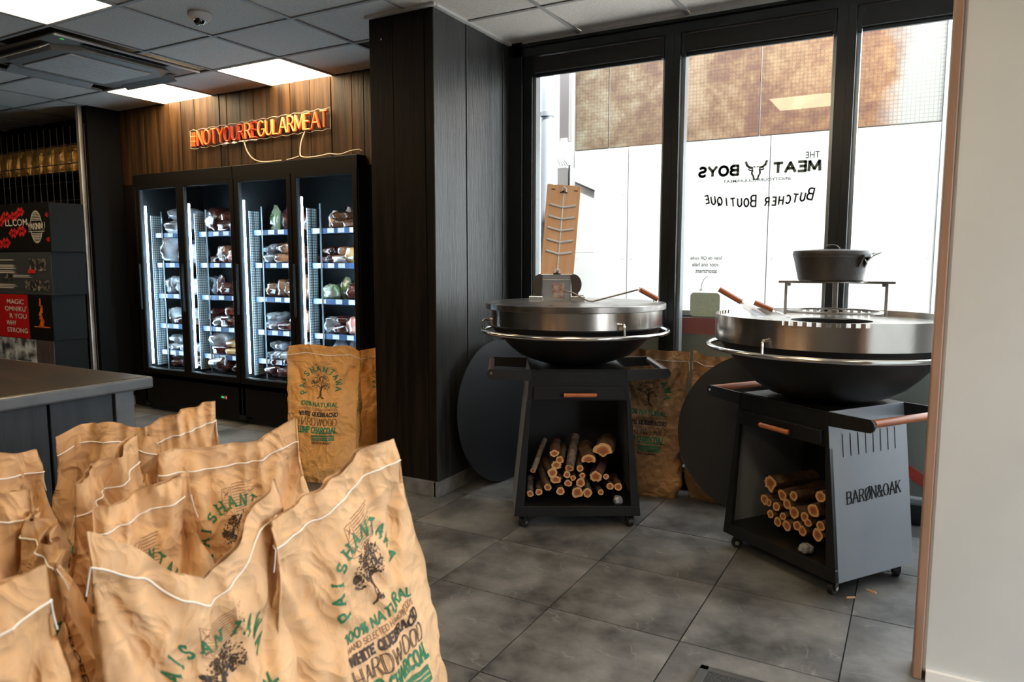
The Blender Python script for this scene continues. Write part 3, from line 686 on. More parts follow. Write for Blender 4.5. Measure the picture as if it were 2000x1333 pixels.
for (d, s), items in lay.items():
    a, b_ = dx[d]; n = len(items); zz = (shelves_z+(.385,))[s]; reps = {}
    a += .11
    for q, (mi, kd) in enumerate(items):
        reps[mi] = reps.get(mi, 0)+1
    row = []
    for rowi in (0, 1):
        for q, (mi, kd) in enumerate(items):
            if rowi and random.random() < .35: continue
            o = bpy.data.objects.new('meat_pack', pack(kd, mi, q+s+d)); COL.objects.link(o)
            o.location = (a+(b_-a)*(q+.5)/n+random.uniform(-.01, .01), FY+.215+rowi*.17, zz); o.rotation_euler = (0, 0, random.uniform(-.5, .5))
            k = random.uniform(.85, 1.15)*min(1.15, (b_-a)/n/.15); k = max(k*1.2, .95); o.scale = (k, k, k*random.uniform(.9, 1.2))
            tag(o, 'wrapped %s, %s, %s' % (kindn[mi], shelf_n[s], door_n[d]), 'food pack', 'wrapped %s, %s, %s' % (kindn[mi], shelf_n[s], door_n[d]))
            if kd in (0, 2) and random.random() < .65:
                o2 = o.copy(); COL.objects.link(o2); o2.location = (o.location.x+random.uniform(-.02, .02), o.location.y+.01, zz+(.072 if kd == 0 else .078)*o.scale.z); o2.rotation_euler = (random.uniform(-.1, .1), random.uniform(-.12, .12), random.uniform(-.6, .6)); o2.scale = (k*.9, k*.9, k*.9)
            if kd in (1, 3) and rowi == 0 and random.random() < .6:
                c = bpy.data.objects.new('label_sticker', stick); COL.objects.link(c); c.parent = o; c.location = (.005, -.034 if kd == 1 else -.088, .07); c.rotation_euler = (-.15, .1, 0)

# ------------------------------------------------------------------ sign and its cables
sg = empty('neon_sign', 'orange hashtag tube-letter sign on the brown planks above the freezers', 'sign', (-5.285, 4.03, 2.262))
word = '#NOTYOURREGULARMEAT'
orange = mat('orange_tube', (.80, .20, .04), .35, spec=.5, emit=(1, .25, .05), es=.08); red_t = mat('red_tube', (.62, .07, .025), .35)
gold_t = mat('pale_orange_tube', (.85, .45, .13), .3)
x = 0; H = .112; wf_ = .62; out_top = []; rise = .030
_, tw = strokes(word, H, wf_, .20); sc_ = 1.50/tw
for i, ch in enumerate(word):
    gw, pls = GL[ch]; b = MB(); z0 = rise*x/1.5
    for p_ in pls:
        pts = [((x+px*H*wf_*sc_), 0, z0+py*H) for px, py in p_]
        b.tube([(p[0], -.012, p[2]) for p in pts], .0062, 8)
    mm_ = gold_t if 8 <= i <= 16 and i not in (9, ) else (red_t if i in (5, 6, 7, 9) else orange)
    b.obj('letter', mm_, sg, smooth=True)
    b2 = MB()
    for p_ in pls: b2.tube([((x+px*H*wf_*sc_)+.004, -.004, z0+py*H-.004) for px, py in p_], .0078, 8)
    b2.obj('letter_casing', red_t, sg, smooth=True)
    x += (gw*wf_+.20*wf_)*H*sc_
poly = []
for k in range(39): u = k/38; poly.append((-.02+1.54*u, H+.018+rise*u+.006*math.sin(k*2.2)))
for k in range(39): u = 1-k/38; poly.append((-.02+1.54*u, -.018+rise*u+.006*math.sin(k*2.2)))
MB().prism(poly, .004, .008).obj('backing_sheet', acrylic, sg)
MB().tube([(a, .002, b_) for a, b_ in poly], .0022, 6, closed=True).obj('sheet_edge', mat('acrylic_edge', (.6, .55, .5), .2, spec=1), sg)
cm = mat('cream_cable', (.62, .52, .38), .5)
def tubeobj(name, label, cat, pts, r, m, group=None):
    p0 = Vector(pts[0]); pp = []
    P = [Vector(p)-p0 for p in pts]
    for i in range(len(P)-1):
        a, b_, c, d = P[max(i-1, 0)], P[i], P[i+1], P[min(i+2, len(P)-1)]
        for k in range(6):
            t = k/6; pp.append(.5*((2*b_)+(c-a)*t+(2*a-5*b_+4*c-d)*t*t+(3*b_-a-3*c+d)*t**3))
    pp.append(P[-1])
    o = MB().tube(pp, r, 8).obj(name, m, smooth=True); o.location = p0; return tag(o, label, cat, group)
tubeobj('power_cable', 'cream cable curving from the sign down to the freezer top, left one', 'cable', [(-4.67, 4.03, 2.262), (-4.60, 4.0, 2.17), (-4.50, 3.975, 2.10), (-4.38, 3.965, 2.072), (-4.2, 3.965, 2.071)], .0045, cm)
tubeobj('power_cable', 'cream cable hanging from the right half of the sign and running along the freezer top', 'cable', [(-4.01, 4.03, 2.285), (-4.025, 4.0, 2.2), (-4.02, 3.98, 2.12), (-3.99, 3.962, 2.085), (-3.92, 3.962, 2.074), (-3.8, 3.965, 2.077), (-3.72, 3.962, 2.084), (-3.62, 3.965, 2.074), (-3.52, 3.962, 2.09), (-3.45, 3.965, 2.095), (-3.42, 3.968, 2.085)], .0045, cm)
tubeobj('power_cable', 'short cream cable end resting on the freezer top below the sign', 'cable', [(-4.02, 3.964, 2.088), (-4.07, 3.962, 2.078), (-4.14, 3.963, 2.071)], .0042, cm)

# ------------------------------------------------------------------ counter on the left
navy = mat('blue_black_boards', (.010, .014, .018), .5, col2=(.018, .023, .029), nscale=4, stretch=(6, 6, .6), bump=.4, bscale=14, spec=.35)
topm = mat('dark_stained_top', (.014, .008, .005), .34, col2=(.034, .020, .012), nscale=3, stretch=(1, 6, 1), bump=.25, bscale=12, spec=.12)
edgem = mat('blue_black_edge', (.04, .045, .052), .35, col2=(.07, .075, .082), nscale=8, spec=.6)
ct = empty('shop_counter', 'blue-black boarded counter with a dark stained top at the left', 'counter', (-2.40, 1.62, 0))
MB().box(-2.6, -.012, -2.6, -.01, .868, .902).obj('worktop', topm, ct, bevel=.004)
MB().box(-.03, .0, -2.6, .0, .858, .900).box(-2.6, 0, -.012, .004, .858, .9).obj('edge_band', edgem, ct, bevel=.008)
MB().box(-2.5, -.075, -2.5, -.045, 0, .868).obj('carcass', dark_wall, ct)
MB().box(-.075, -.045, -.115, -.045, 0, .858).obj('corner_post', edgem, ct, bevel=.003)
y = -.118
while y > -2.4:
    MB().box(-.07, -.052, y-.215, y-.004, .02, .858).obj('board', navy, ct, bevel=.003); y -= .219

# ------------------------------------------------------------------ mesh rack, foil sacks and cartons in the far left
wm = empty('wire_mesh_rack', 'black wire mesh rack between the far wall and the bare metal post', 'rack', (-8.2, 3.76, 0))
wire = mat('wire_black', (.05, .04, .035), .35, .6)
for k in range(18): MB().tube([(.1+k*.104, 0, .1), (.1+k*.104, 0, 2.5)], .0035, 6).obj('wire', wire, wm)
for k in range(15): MB().tube([(0, .005, .12+k*.1585), (1.8, .005, .12+k*.1585)], .0045, 6).obj('wire', wire, wm)
foil = mat('gold_foil', (.95, .55, .16), .38, .7, col2=(.6, .32, .08), nscale=12, bump=1, bscale=18, bdist=.03)
shf = MB().box(-8.2, -6.42, 3.79, 4.1, 2.10, 2.12).obj('wall_shelf', dark_wall); tag(shf, 'dark shelf behind the wire mesh', 'shelf')
for k in range(9):
    mb = MB(); nu, nv = 16, 12; vs = []
    for j in range(nv+1):
        v_ = j/nv
        for i in range(nu):
            th = 2*PI*i/nu; r1 = (.085 if v_ < .8 else .085-.02*(v_-.8)*5); c, s_ = math.cos(th), math.sin(th)
            x = math.copysign(abs(c)**.6, c)*r1; yy = math.copysign(abs(s_)**.6, s_)*.07*(1-v_**4*.9); d = 1+.2*noise.noise(Vector((x*14+k*7, yy*14, v_*5)))
            vs.append((x*d, yy*d, v_*.27))
    mb.add(vs, [(j*nu+i, j*nu+(i+1) % nu, (j+1)*nu+(i+1) % nu, (j+1)*nu+i) for j in range(nv) for i in range(nu)]+[tuple(range(nu))[::-1], tuple(nv*nu+i for i in range(nu))])
    o = mb.obj('foil_pouch', foil, smooth='all'); o.location = (-8.05+k*.185, 3.92, 2.12)
    tag(o, 'crumpled gold foil pouch behind the wire mesh, %s the metal post' % ('nearest' if k == 8 else ORD[8-k]+' from'), 'pouch', 'gold foil pouches in a row behind the mesh')
def carton(label, x0, x1, y, z0, z1, m, flaps=True, dep=.28):
    t = empty('printed_carton', label, 'carton', ((x0+x1)/2, y, z0)); h = (x1-x0)/2; H_ = z1-z0
    MB().box(-h, h, .001, dep, 0, H_).obj('box', cb, t, bevel=.003); MB().box(-h, h, -.0015, .001, 0.002, H_-.002).obj('front_print', m, t)
    if flaps: MB().prism([(-h*.55, H_-.05), (-h*.45, H_-.085), (h*.45, H_-.085), (h*.55, H_-.05), (h*.55, H_-.03), (-h*.55, H_-.03)], -.004, 0).obj('flap', m, t)
    return t
cb = mat('carton_black', (.004, .004, .004), .7, spec=.15); cg = mat('carton_grey', (.04, .044, .048), .6, spec=.2); cr_ = mat('carton_red', (.42, .008, .010), .45)
smoke = mat('smoke_print', (.04, .045, .05), .5, col2=(.55, .58, .62), nscale=9, detail=8, lo=.42, hi=.62); redp = mat('red_print', (.55, .02, .02), .5); txt = mat('pale_print', (.62, .58, .52), .5)
fire = mat('flame_print', (.9, .22, .02), .5, col2=(.5, .06, .01), nscale=30)
Yc = 3.35
X2 = lambda px: -6.19-(95-px)*.0078
c1_ = carton('black carton with red cloud print and an oval emblem, topmost of the stack', -7.25, -6.19, Yc, 1.40, 1.80, cb, False)
c2_ = carton('grey carton with small pictures, between the black and the red cartons', -7.25, -6.21, Yc, 1.04, 1.40, cg)
c3_ = carton('red carton with white capital lettering in the stack', -7.30, -6.605, Yc, .66, 1.04, cr_)
c4_ = carton('black carton with a flame picture beside the red carton', -6.60, -6.24, Yc, .66, 1.04, cb)
c5_ = carton('carton with a white smoke picture at the bottom of the stack', -7.30, -6.52, Yc, .28, .66, smoke)
c6_ = carton('dark brown-grey carton beside the smoke picture carton', -6.515, -6.25, Yc, .28, .66, mat('carton_brown_grey', (.05, .04, .04), .5, col2=(.09, .06, .06), nscale=7, stretch=(4, 1, .4)))
def face(t, x, z): return Matrix(((1, 0, 0, x-t.location.x), (0, 0, 1, -.005), (0, 1, 0, z-t.location.z), (0, 0, 0, 1)))
def fq(t, name, qs, m, d=-.005):
    return quads_mb(qs, lambda x, z: (x-t.location.x, d, z-t.location.z)).obj(name, m, t, fix=False)
put_text('lettering', 'LL.COM', txt, c1_, face(c1_, -6.86, 1.62), .1, width=.34, height=.055, offset=.01)
for (cx, cz, s) in ((-6.62, 1.735, 1), (-6.72, 1.70, 1.1), (-6.85, 1.70, 1.2), (-6.62, 1.575, 1.2), (-6.75, 1.56, 1.1), (-6.88, 1.48, 1.2), (-6.98, 1.47, 1), (-6.22, 1.70, .5), (-6.22, 1.50, .5), (-6.95, 1.66, 1.1)):
    cl = []
    for q in range(6):
        a = q*1.05; r = .032*s; x, z = cx+.04*s*math.cos(a), cz+.02*s*math.sin(a)
        x = min(x, -6.20-r*.75)
        cl.append([(x-r, z), (x, z-r*.7), (x+r*.75, z), (x, z+r*.7)])
    fq(c1_, 'cloud_print', cl, redp, -.002-.00005*cx)
ex, ez = -6.385, 1.605; eq = ribbon(arc(ex, ez, .085, .13, 0, 360, 28), .008, .05)
for k in range(6):
    for s in (-1, 1):
        z = .055+k*.013; hw = .078*math.sqrt(max(0, 1-(z/.13)**2)); eq.append([(ex-hw, ez+s*z-.003), (ex+hw, ez+s*z-.003), (ex+hw, ez+s*z+.003), (ex-hw, ez+s*z+.003)])
eq += text_quads('YAKINIKU', ex, ez-.022, .055, .0085, .6, .25, .006, width=.25, step=.1)+[[(ex-.12, ez-.04), (ex+.12, ez-.04), (ex+.12, ez-.035), (ex-.12, ez-.035)]]
fq(c1_, 'oval_emblem', eq, txt)
g2 = []
random.seed(5)
for (xa, z0, n_) in ((-7.1, 1.33, 1), (-7.1, 1.285, 3), (-7.1, 1.12, 3), (-6.86, 1.20, 2), (-7.1, 1.235, 2)):
    for k in range(n_): g2.append([(xa, z0-k*.014), (xa+random.uniform(.30, .38), z0-k*.014), (xa+.3, z0-k*.014+.007), (xa, z0-k*.014+.007)])
fq(c2_, 'text_lines', g2, txt)
for (a, b_, z0, z1) in ((-6.55, -6.42, 1.24, 1.345), (-6.40, -6.28, 1.24, 1.345), (-6.62, -6.25, 1.075, 1.165), (-6.98, -6.80, 1.16, 1.21)):
    fq(c2_, 'picture', [[(a, z0), (b_, z0), (b_, z1), (a, z1)]], mat('dark_photo', (.02, .02, .022), .5, col2=(.35, .30, .26), nscale=26, lo=.5, hi=.7) if 'dark_photo' not in bpy.data.materials else bpy.data.materials['dark_photo'])
fq(c2_, 'red_patch', [[(-6.56, 1.222), (-6.44, 1.222), (-6.45, 1.25), (-6.55, 1.255)]], redp, -.006)
for k, (s, w_) in enumerate((('MAGIC', .27), ('OMNIKU', .33), ('R YOU', .27), ('WHY', .16), ('STRONG', .33))):
    put_text('lettering', s, txt, c3_, face(c3_, (-6.93, -6.97, -6.90, -6.96, -6.955)[k]-.0, .955-k*.062), .05, width=w_, height=.042, offset=.01)
put_text('registered_mark', '\u00ae', txt, c3_, face(c3_, -6.635, .925), .03, width=.018)
fl_ = []
for k in range(8):
    z = .78+k*.028; w_ = .035*(1-k/9)+.008; x = -6.40+.012*math.sin(k*1.7); fl_.append([(x-w_, z), (x+w_*.8, z), (x+w_*.4, z+.036), (x-w_*.5, z+.036)])
fq(c4_, 'flame', fl_, fire); fq(c4_, 'ember_line', [[(-6.52, .768), (-6.28, .768), (-6.28, .778), (-6.52, .775)]], fire)
rk = empty('carton_rack', 'low dark plinth under the printed cartons', 'plinth', (-6.78, 3.35, 0)); MB().box(-.56, .56, 0, .3, 0, .28).obj('plinth', dark_wall, rk)

# ------------------------------------------------------------------ door mat and wood chips
mt = empty('door_mat', 'black ribbed entrance mat with a dark metal frame at the bottom edge', 'mat', (.05, 1.75, 0))
matm = mat('mat_pile', (.02, .023, .026), .9, col2=(.06, .065, .07), nscale=160, bump=1, bscale=260, lo=.45, hi=.6)
MB().box(-.57, .62, -.46, .46, 0, .012).obj('pile', matm, mt)
MB().box(-.60, .65, .46, .488, 0, .014).box(-.60, .65, -.488, -.46, 0, .014).box(-.60, -.57, -.488, .488, 0, .014).box(.62, .65, -.488, .488, 0, .014).obj('frame', mat('mat_frame', (.10, .10, .10), .4, .5), mt, bevel=.003)
for k, (x, y, a, l, g_) in enumerate(((-.165, 3.02, .5, .035, 'small pale wood chip on the tile joint below the front caster'), (-.10, 3.12, -.5, .045, 'longer pale wood chip on the tile beside the caster'))):
    o = MB().add([(-l/2, -.004, 0), (l/2, -.002, 0), (l/2, .004, 0), (-l/2, .005, 0), (-l/2.4, -.002, .006), (l/2.6, 0, .008), (l/2.5, .003, .006), (-l/2.2, .003, .005)], [(3, 2, 1, 0), (4, 5, 6, 7), (0, 1, 5, 4), (1, 2, 6, 5), (2, 3, 7, 6), (3, 0, 4, 7)]).obj('wood_chip', wood_light)
    o.location = (x, y, 0); o.rotation_euler = (0, 0, a); tag(o, g_, 'wood chip')

# ------------------------------------------------------------------ grills
def lerp(a, b_, t): return a+(b_-a)*t
LOGS1 = [(-0.217,0.280,0.013,-0.146,0.381),(-0.085,0.334,0.017,-0.042,0.339),(-0.036,0.291,0.020,0.019,0.390),(0.059,0.331,0.032,0.066,0.348),(0.131,0.371,0.046,0.213,0.361),(0.018,0.291,0.015,0.030,0.282),(-0.047,0.258,0.017,-0.035,0.240),(0.029,0.253,0.013,0.012,0.216),(-0.016,0.241,0.013,0.002,0.221),(0.021,0.217,0.021,0.058,0.220),(-0.079,0.174,0.019,-0.076,0.164),(0.005,0.168,0.025,0.031,0.173),(0.056,0.163,0.021,0.063,0.163),(0.123,0.168,0.013,0.114,0.154),(-0.188,0.169,0.016,-0.170,0.164),(-0.230,0.162,0.015,-0.219,0.174),(-0.143,0.194,0.019,-0.168,0.249),(-0.120,0.268,0.021,-0.145,0.259),(-0.102,0.232,0.025,-0.053,0.211),(-0.102,0.309,0.023,-0.095,0.306),(-0.111,0.367,0.021,-0.086,0.362),(-0.042,0.214,0.018,-0.016,0.197),(0.148,0.249,0.013,0.207,0.163),(0.097,0.249,0.030,0.164,0.258),(0.169,0.199,0.016,0.169,0.177),(0.209,0.195,0.018,0.239,0.177)]
LOGS2 = [(-0.072,0.295,0.022),(-0.008,0.311,0.020),(-0.149,0.239,0.017),(-0.102,0.233,0.019),(-0.042,0.265,0.022),(-0.134,0.189,0.017),(-0.063,0.202,0.016),(-0.003,0.238,0.026),(0.054,0.237,0.020),(0.097,0.279,0.026),(-0.090,0.167,0.022),(-0.039,0.167,0.022),(0.018,0.186,0.019),(0.046,0.173,0.022),(0.125,0.181,0.026),(0.074,0.218,0.017),(-0.141,0.329,0.034),(-0.171,0.245,0.022),(0.130,0.349,0.024),(0.137,0.226,0.020)]
def grill(label, cx, cy, rotz, top, flat_plate, bc, brk):
    """cart on casters with fire bowl; top = height of the cart's top; bc = bowl centre in cart coordinates"""
    t = empty('fire_bowl_grill', label, 'grill', (cx, cy, 0), rotz)
    z0 = .066; wb_, wt_ = .312, .236; d = .23
    def hw(z): return lerp(wb_, wt_, (z-z0)/(top-z0))
    fs_ = top/.80
    zo0, zo1, zd0, zd1 = .118, .646*fs_, .655*fs_, .718*fs_
    ff = MB(); P_ = .050
    # front frame: rail, two posts, top band
    ff.prism([(-hw(z0), z0), (hw(z0), z0), (hw(zo0), zo0), (-hw(zo0), zo0)], -d, -d+.02)
    ff.prism([(-hw(zd0), zd0-.008), (hw(zd0), zd0-.008), (hw(top), top), (-hw(top), top)], -d, -d+.02)
    for s in (-1, 1):
        q = [(s*hw(zo0), zo0), (s*hw(zd0-.008), zd0-.008), (s*(hw(zd0)-.020), zd0-.008), (s*(hw(zo0)-P_+.006), zo0)]
        ff.prism(q, -d, -d+.02)
    ff.obj('front_frame', panel_metal, t, bevel=.002)
    for s in (-1, 1):
        MB().prism([(s*hw(z0), z0), (s*hw(top), top), (s*(hw(top)-.006), top), (s*(hw(z0)-.006), z0)], -d+.002, d).obj('side_panel', side_metal_lit, t, bevel=.001)
    MB().prism([(-hw(z0)+.006, z0), (hw(z0)-.006, z0), (hw(top)-.006, top), (-hw(top)+.006, top)], d-.008, d).obj('back_panel', black_metal, t)
    MB().box(-hw(zo0)+.01, hw(zo0)-.01, -d+.02, d-.01, .10, .115).obj('shelf', black_metal, t)
    MB().box(-wt_, wt_, -d, d, top-.008, top).obj('top_plate', black_metal, t, bevel=.001)
    dr = MB().box(-.218, .222, -d-.016, -d, zd0, zd1).obj('drawer', panel_metal, t, bevel=.002)
    MB().tube([(-.072, -d-.034, (zd0+zd1)/2-.006), (-.062, -d-.038, (zd0+zd1)/2-.006), (.07, -d-.038, (zd0+zd1)/2-.006), (.08, -d-.034, (zd0+zd1)/2-.006)], .0105, 14).obj('drawer_handle', wood_h, dr, smooth=True)
    ep = MB(); zz = top-.038
    q = ribbon([(-.09, zz-.018), (.105, zz-.018), (.122, zz-.006), (.122, zz+.018), (-.09, zz+.018), (-.09, zz-.018)], .003, 1)
    quads_mb(q, lambda a, b_: (a, -d-.0012, b_), ep)
    ep.obj('maker_plate_outline', black_metal, t)
    q = []
    for k in range(8): q += [[(-.083+k*.008, zz-.012), (-.078+k*.008, zz-.012), (-.079+k*.008, zz+.010), (-.083+k*.008, zz+.010)]]
    q += text_quads('BAR\u00d8N&OAK', .03, zz-.008, .013, .0022, .8, .3, width=.085, step=1)
    quads_mb(q, lambda a, b_: (a, -d-.0014, b_)).obj('embossed_lettering', black_metal, t)
    # lettering and vent slots cut in the right side panel
    def side(y, z, s=1): return (s*(hw(z)+.0009), s*y, z)
    q = []
    pls, tw = strokes('BAR\u00d8N&OAK', .047, .62, .28); k = .315/tw
    for p_ in pls:
        for (a, b_), (c, e) in zip(p_[:-1], p_[1:]):
            vert = abs(e-b_) > abs(c-a)*1.4
            ribbon([(a*k, b_), (c*k, e)], .0085 if vert else .0042, .02, 0, q)
        for p in (p_[0], p_[-1]): ribbon([((p[0])*k-.006, p[1]), (p[0]*k+.006, p[1])], .003, 1, 0, q)
    zt = .375*fs_+.02
    quads_mb(q, lambda a, b_: side(-.145+a, zt+b_+a*.02)).obj('lettering', mat('cut_out_black', (.002, .002, .002), .8) if 'cut_out_black' not in bpy.data.materials else bpy.data.materials['cut_out_black'], t, fix=False)
    vs = MB()
    for k in range(8):
        y = -.155+k*.044; za, zb = (.665-.0)*fs_, (.60+.0)*fs_+.0*k
        vs.add([side(y-.0022, zb), side(y+.0022, zb), side(y+.0022, za+.03), side(y-.0022, za+.03)], [(0, 1, 2, 3)])
        so = vs.obj('vent_slot', bpy.data.materials['cut_out_black'], t, fix=False); vs = MB()
    # handles: two flat bars and a wooden rod each side
    for s in (-1, 1):
        h = empty('side_handle', loc=(0, 0, 0)); h.parent = t
        x0 = hw(top); x1 = x0+.205
        rod = MB().tube([(s*(x1-.015), -d+.012, top-.012), (s*(x1-.015), d-.012, top-.012)], .0155, 16)
        for y in (-d, d-.008):
            poly = [(s*(x0-.004), top-.055), (s*(x1-.03), top-.046)]+[(s*(x1-.022+.026*math.cos(a)), top-.020+.026*math.sin(a)) for a in (-1.2, -.6, 0, .6, 1.2)]+[(s*(x1-.03), top+.004), (s*(x0-.004), top)]
            MB().prism(poly, y-.004, y+.006).obj('bracket', black_metal, h, bevel=.001)
            MB().lathe([(0, .004), (.006, .004), (.007, 0), (0, 0)], 12).mesh('x')
            MB().tube([(s*(x1-.018), y-.007 if y < 0 else y+.009, top-.016), (s*(x1-.018), y-.003 if y < 0 else y+.005, top-.016)], .006, 10).obj('bolt', steel_bright if s < 0 else rubber, h)
        rod.obj('wood_rod', (wood_dark if flat_plate else wood_h), h, smooth=True)
    # casters
    for sx in (-1, 1):
        for sy2 in (-1, 1):
            c = empty('caster', loc=(sx*.265, sy2*.19, 0)); c.parent = t; c.rotation_euler = (0, 0, .5*sx+.3*sy2)
            MB().box(-.02, .02, -.02, .02, .058, .066).box(-.018, -.014, -.012, .018, .02, .06).box(.014, .018, -.012, .018, .02, .06).obj('fork', black_metal, c, bevel=.001)
            MB().tube([(-.012, .004, .026), (.012, .004, .026)], .026, 20).obj('wheel', rubber, c, smooth=True)
            MB().tube([(-.0185, .004, .026), (.0185, .004, .026)], .009, 12).obj('axle_cap', steel_bright, c, smooth=True)
    # bowl, ring, drum
    B = Vector((bc[0], bc[1], 0)); zr = 1.0 if flat_plate else .985
    k5 = (zr-top)/.20; rs = 1.0 if flat_plate else 1.065
    prof = [(0, top-.004), (.10, top+.002), (.17, top+.012), (.225, top+.030), (.28, zr-.148*k5), (.325, zr-.112*k5), (.365, zr-.072*k5), (.398, zr-.038*k5), (.424, zr-.008), (.434, zr+.004), (.440, zr+.004), (.440, zr-.002)]
    prof = [(r*rs, z) for r, z in prof]
    MB().lathe([(r, z) for r, z in prof]+[(.428*rs, zr-.002), (.41*rs, zr-.03), (.30, zr-.10), (0, zr-.14)], 96, c=B).obj('fire_bowl', bowl_metal, t, smooth=True)
    Rr = .468*rs; zg = .970 if flat_plate else .955
    MB().tube([(B.x+Rr*math.cos(2*PI*i/96), B.y+Rr*math.sin(2*PI*i/96), zg) for i in range(96)], .0105, 12, closed=True).obj('ring_rail', steel_bright, t, smooth=True)
    for a in brk:
        a = math.radians(a)-rotz; c, s_ = math.cos(a), math.sin(a)
        MB().tube([(B.x+.433*rs*c, B.y+.433*rs*s_, zr+.028), (B.x+(Rr-.006)*c, B.y+(Rr-.006)*s_, zr+.028), (B.x+Rr*c, B.y+Rr*s_, zr+.020), (B.x+Rr*c, B.y+Rr*s_, zg)], .007, 10).obj('rail_bracket', steel_bright, t, smooth=True)
    if flat_plate:
        MB().lathe([(.434, 1.004), (.438, 1.004), (.438, 1.082), (.434, 1.082), (.43, 1.08), (.43, 1.004)], 96, c=B).obj('drum_ring', steel, t, smooth=True)
        MB().lathe([(0, 1.082), (.452, 1.082), (.456, 1.085), (.456, 1.109), (.453, 1.112), (0, 1.112)], 128, c=B).obj('cooking_plate', steel_dark, t, smooth=True)
    else:
        zt = 1.092
        MB().lathe([(.43*rs, zr), (.442*rs, zr), (.4425*rs, zt-.024), (.438*rs, zt-.024), (.436*rs, zt-.024), (.16, zt-.024), (.16, zt-.034), (.43*rs, zt-.034)], 128, c=B).obj('drum_plate', steel, t, smooth=True)
        MB().lathe([(0, zt-.05), (.16, zt-.05), (.16, zt-.03)], 64, c=B).obj('fire_hole', rubber, t)
        # raised rim of the drum, comb-cut on four sides
        mb = MB(); r0, r1 = .437*rs, .4425*rs
        for i in range(360):
            w_ = (i+.5+math.degrees(rotz)) % 360
            sect = min(abs((w_-c_+180) % 360-180) for c_ in (274, 94, 4, 184))
            hh = zt if not (sect < 20 and (i//2) % 2 == 0) else zt-.016
            A0, A1 = math.radians(i), math.radians(i+1)
            vs_ = [(B.x+r*math.cos(a), B.y+r*math.sin(a), z) for z in (zt-.024, hh) for a in (A0, A1) for r in (r0, r1)]
            mb.add(vs_, [(0, 1, 3, 2), (4, 5, 7, 6), (0, 1, 5, 4), (2, 3, 7, 6), (0, 2, 6, 4), (1, 3, 7, 5)])
        mb.obj('comb_rim', steel, t)
        for i in range(14):
            a = math.radians(i*26+8); c, s_ = math.cos(a), math.sin(a)
            T = Matrix.Translation((B.x+.4415*rs*c, B.y+.4415*rs*s_, zt-.008)) @ Matrix.Rotation(a, 4, 'Z')
            if 60 < math.degrees(a+rotz) % 360 < 200: MB().box(-.0022, .0022, -.012, .012, -.004, .004, T=T).obj('rim_slot', rubber, t)
    return t
A1r, A2r = math.radians(30), math.radians(-34.5)
g1 = grill('left fire bowl grill on a black cart, an upright wooden board on its plate', -1.52, 3.365, A1r, .798, True, (0, 0), (-37, -143, 90))
g2 = grill('right fire bowl grill on a black cart, cast-iron pot on a rack above it', -.345, 3.328, A2r, .735, False, (.03, .012), (-113, 10, 130))

# lids leaning behind the carts
def lid(label, loc, az, tilt):
    t = empty('round_lid', label, 'lid', loc); t.rotation_euler = (tilt, 0, az)
    R_ = .425
    v = MB(); v.lathe([(0, -.006), (R_-.01, -.003), (R_, 0), (R_, .004), (R_-.01, .004), (0, .002)], 96)
    me = v.mesh('disc', True)
    for p in me.vertices: p.co = Vector((p.co.x, -p.co.z, p.co.y+R_))
    mkobj('disc', me, mat('lid_black', (.008, .009, .011), .42, spec=.6) if 'lid_black' not in bpy.data.materials else bpy.data.materials['lid_black'], t)
    h = MB().tube([(-.06, .0, R_), (-.06, .05, R_), (.06, .05, R_), (.06, .0, R_)], .007, 10).obj('lid_handle', black_metal, t, smooth=True)
    return t
lid('large round black lid leaning on the pillar behind the left cart', (-2.12, 3.72, 0), math.radians(84), math.radians(-5))
lid('large round black lid leaning on the window behind the right cart', (-.66, 3.80, 0), math.radians(12), math.radians(-8))

# firewood
bark = mat('bark', (.13, .075, .04), .85, col2=(.055, .028, .015), nscale=30, stretch=(1, 1, 1), bump=1, bscale=60)
bark2 = mat('grey_bark', (.20, .16, .12), .85, col2=(.09, .06, .04), nscale=30, bump=1, bscale=60)
bark3 = mat('red_bark', (.16, .06, .04), .85, col2=(.08, .03, .02), nscale=24, bump=1, bscale=60)
def cut_mat():
    m = bpy.data.materials.new('cut_wood'); m.use_nodes = True; nt = m.node_tree; N = nt.nodes; L = nt.links; p = N['Principled BSDF']
    a = N.new('ShaderNodeAttribute'); a.attribute_name = 'rad'; cr = N.new('ShaderNodeValToRGB'); e = cr.color_ramp.elements
    e[0].position = .0; e[0].color = (.20, .055, .015, 1); e[1].position = 1; e[1].color = (.50, .30, .13, 1); q = e.new(.5); q.color = (.32, .10, .03, 1); q = e.new(.75); q.color = (.58, .34, .14, 1)
    L.new(a.outputs['Fac'], cr.inputs[0]); L.new(cr.outputs[0], p.inputs['Base Color']); p.inputs['Roughness'].default_value = .8
    return m
cutm = cut_mat()
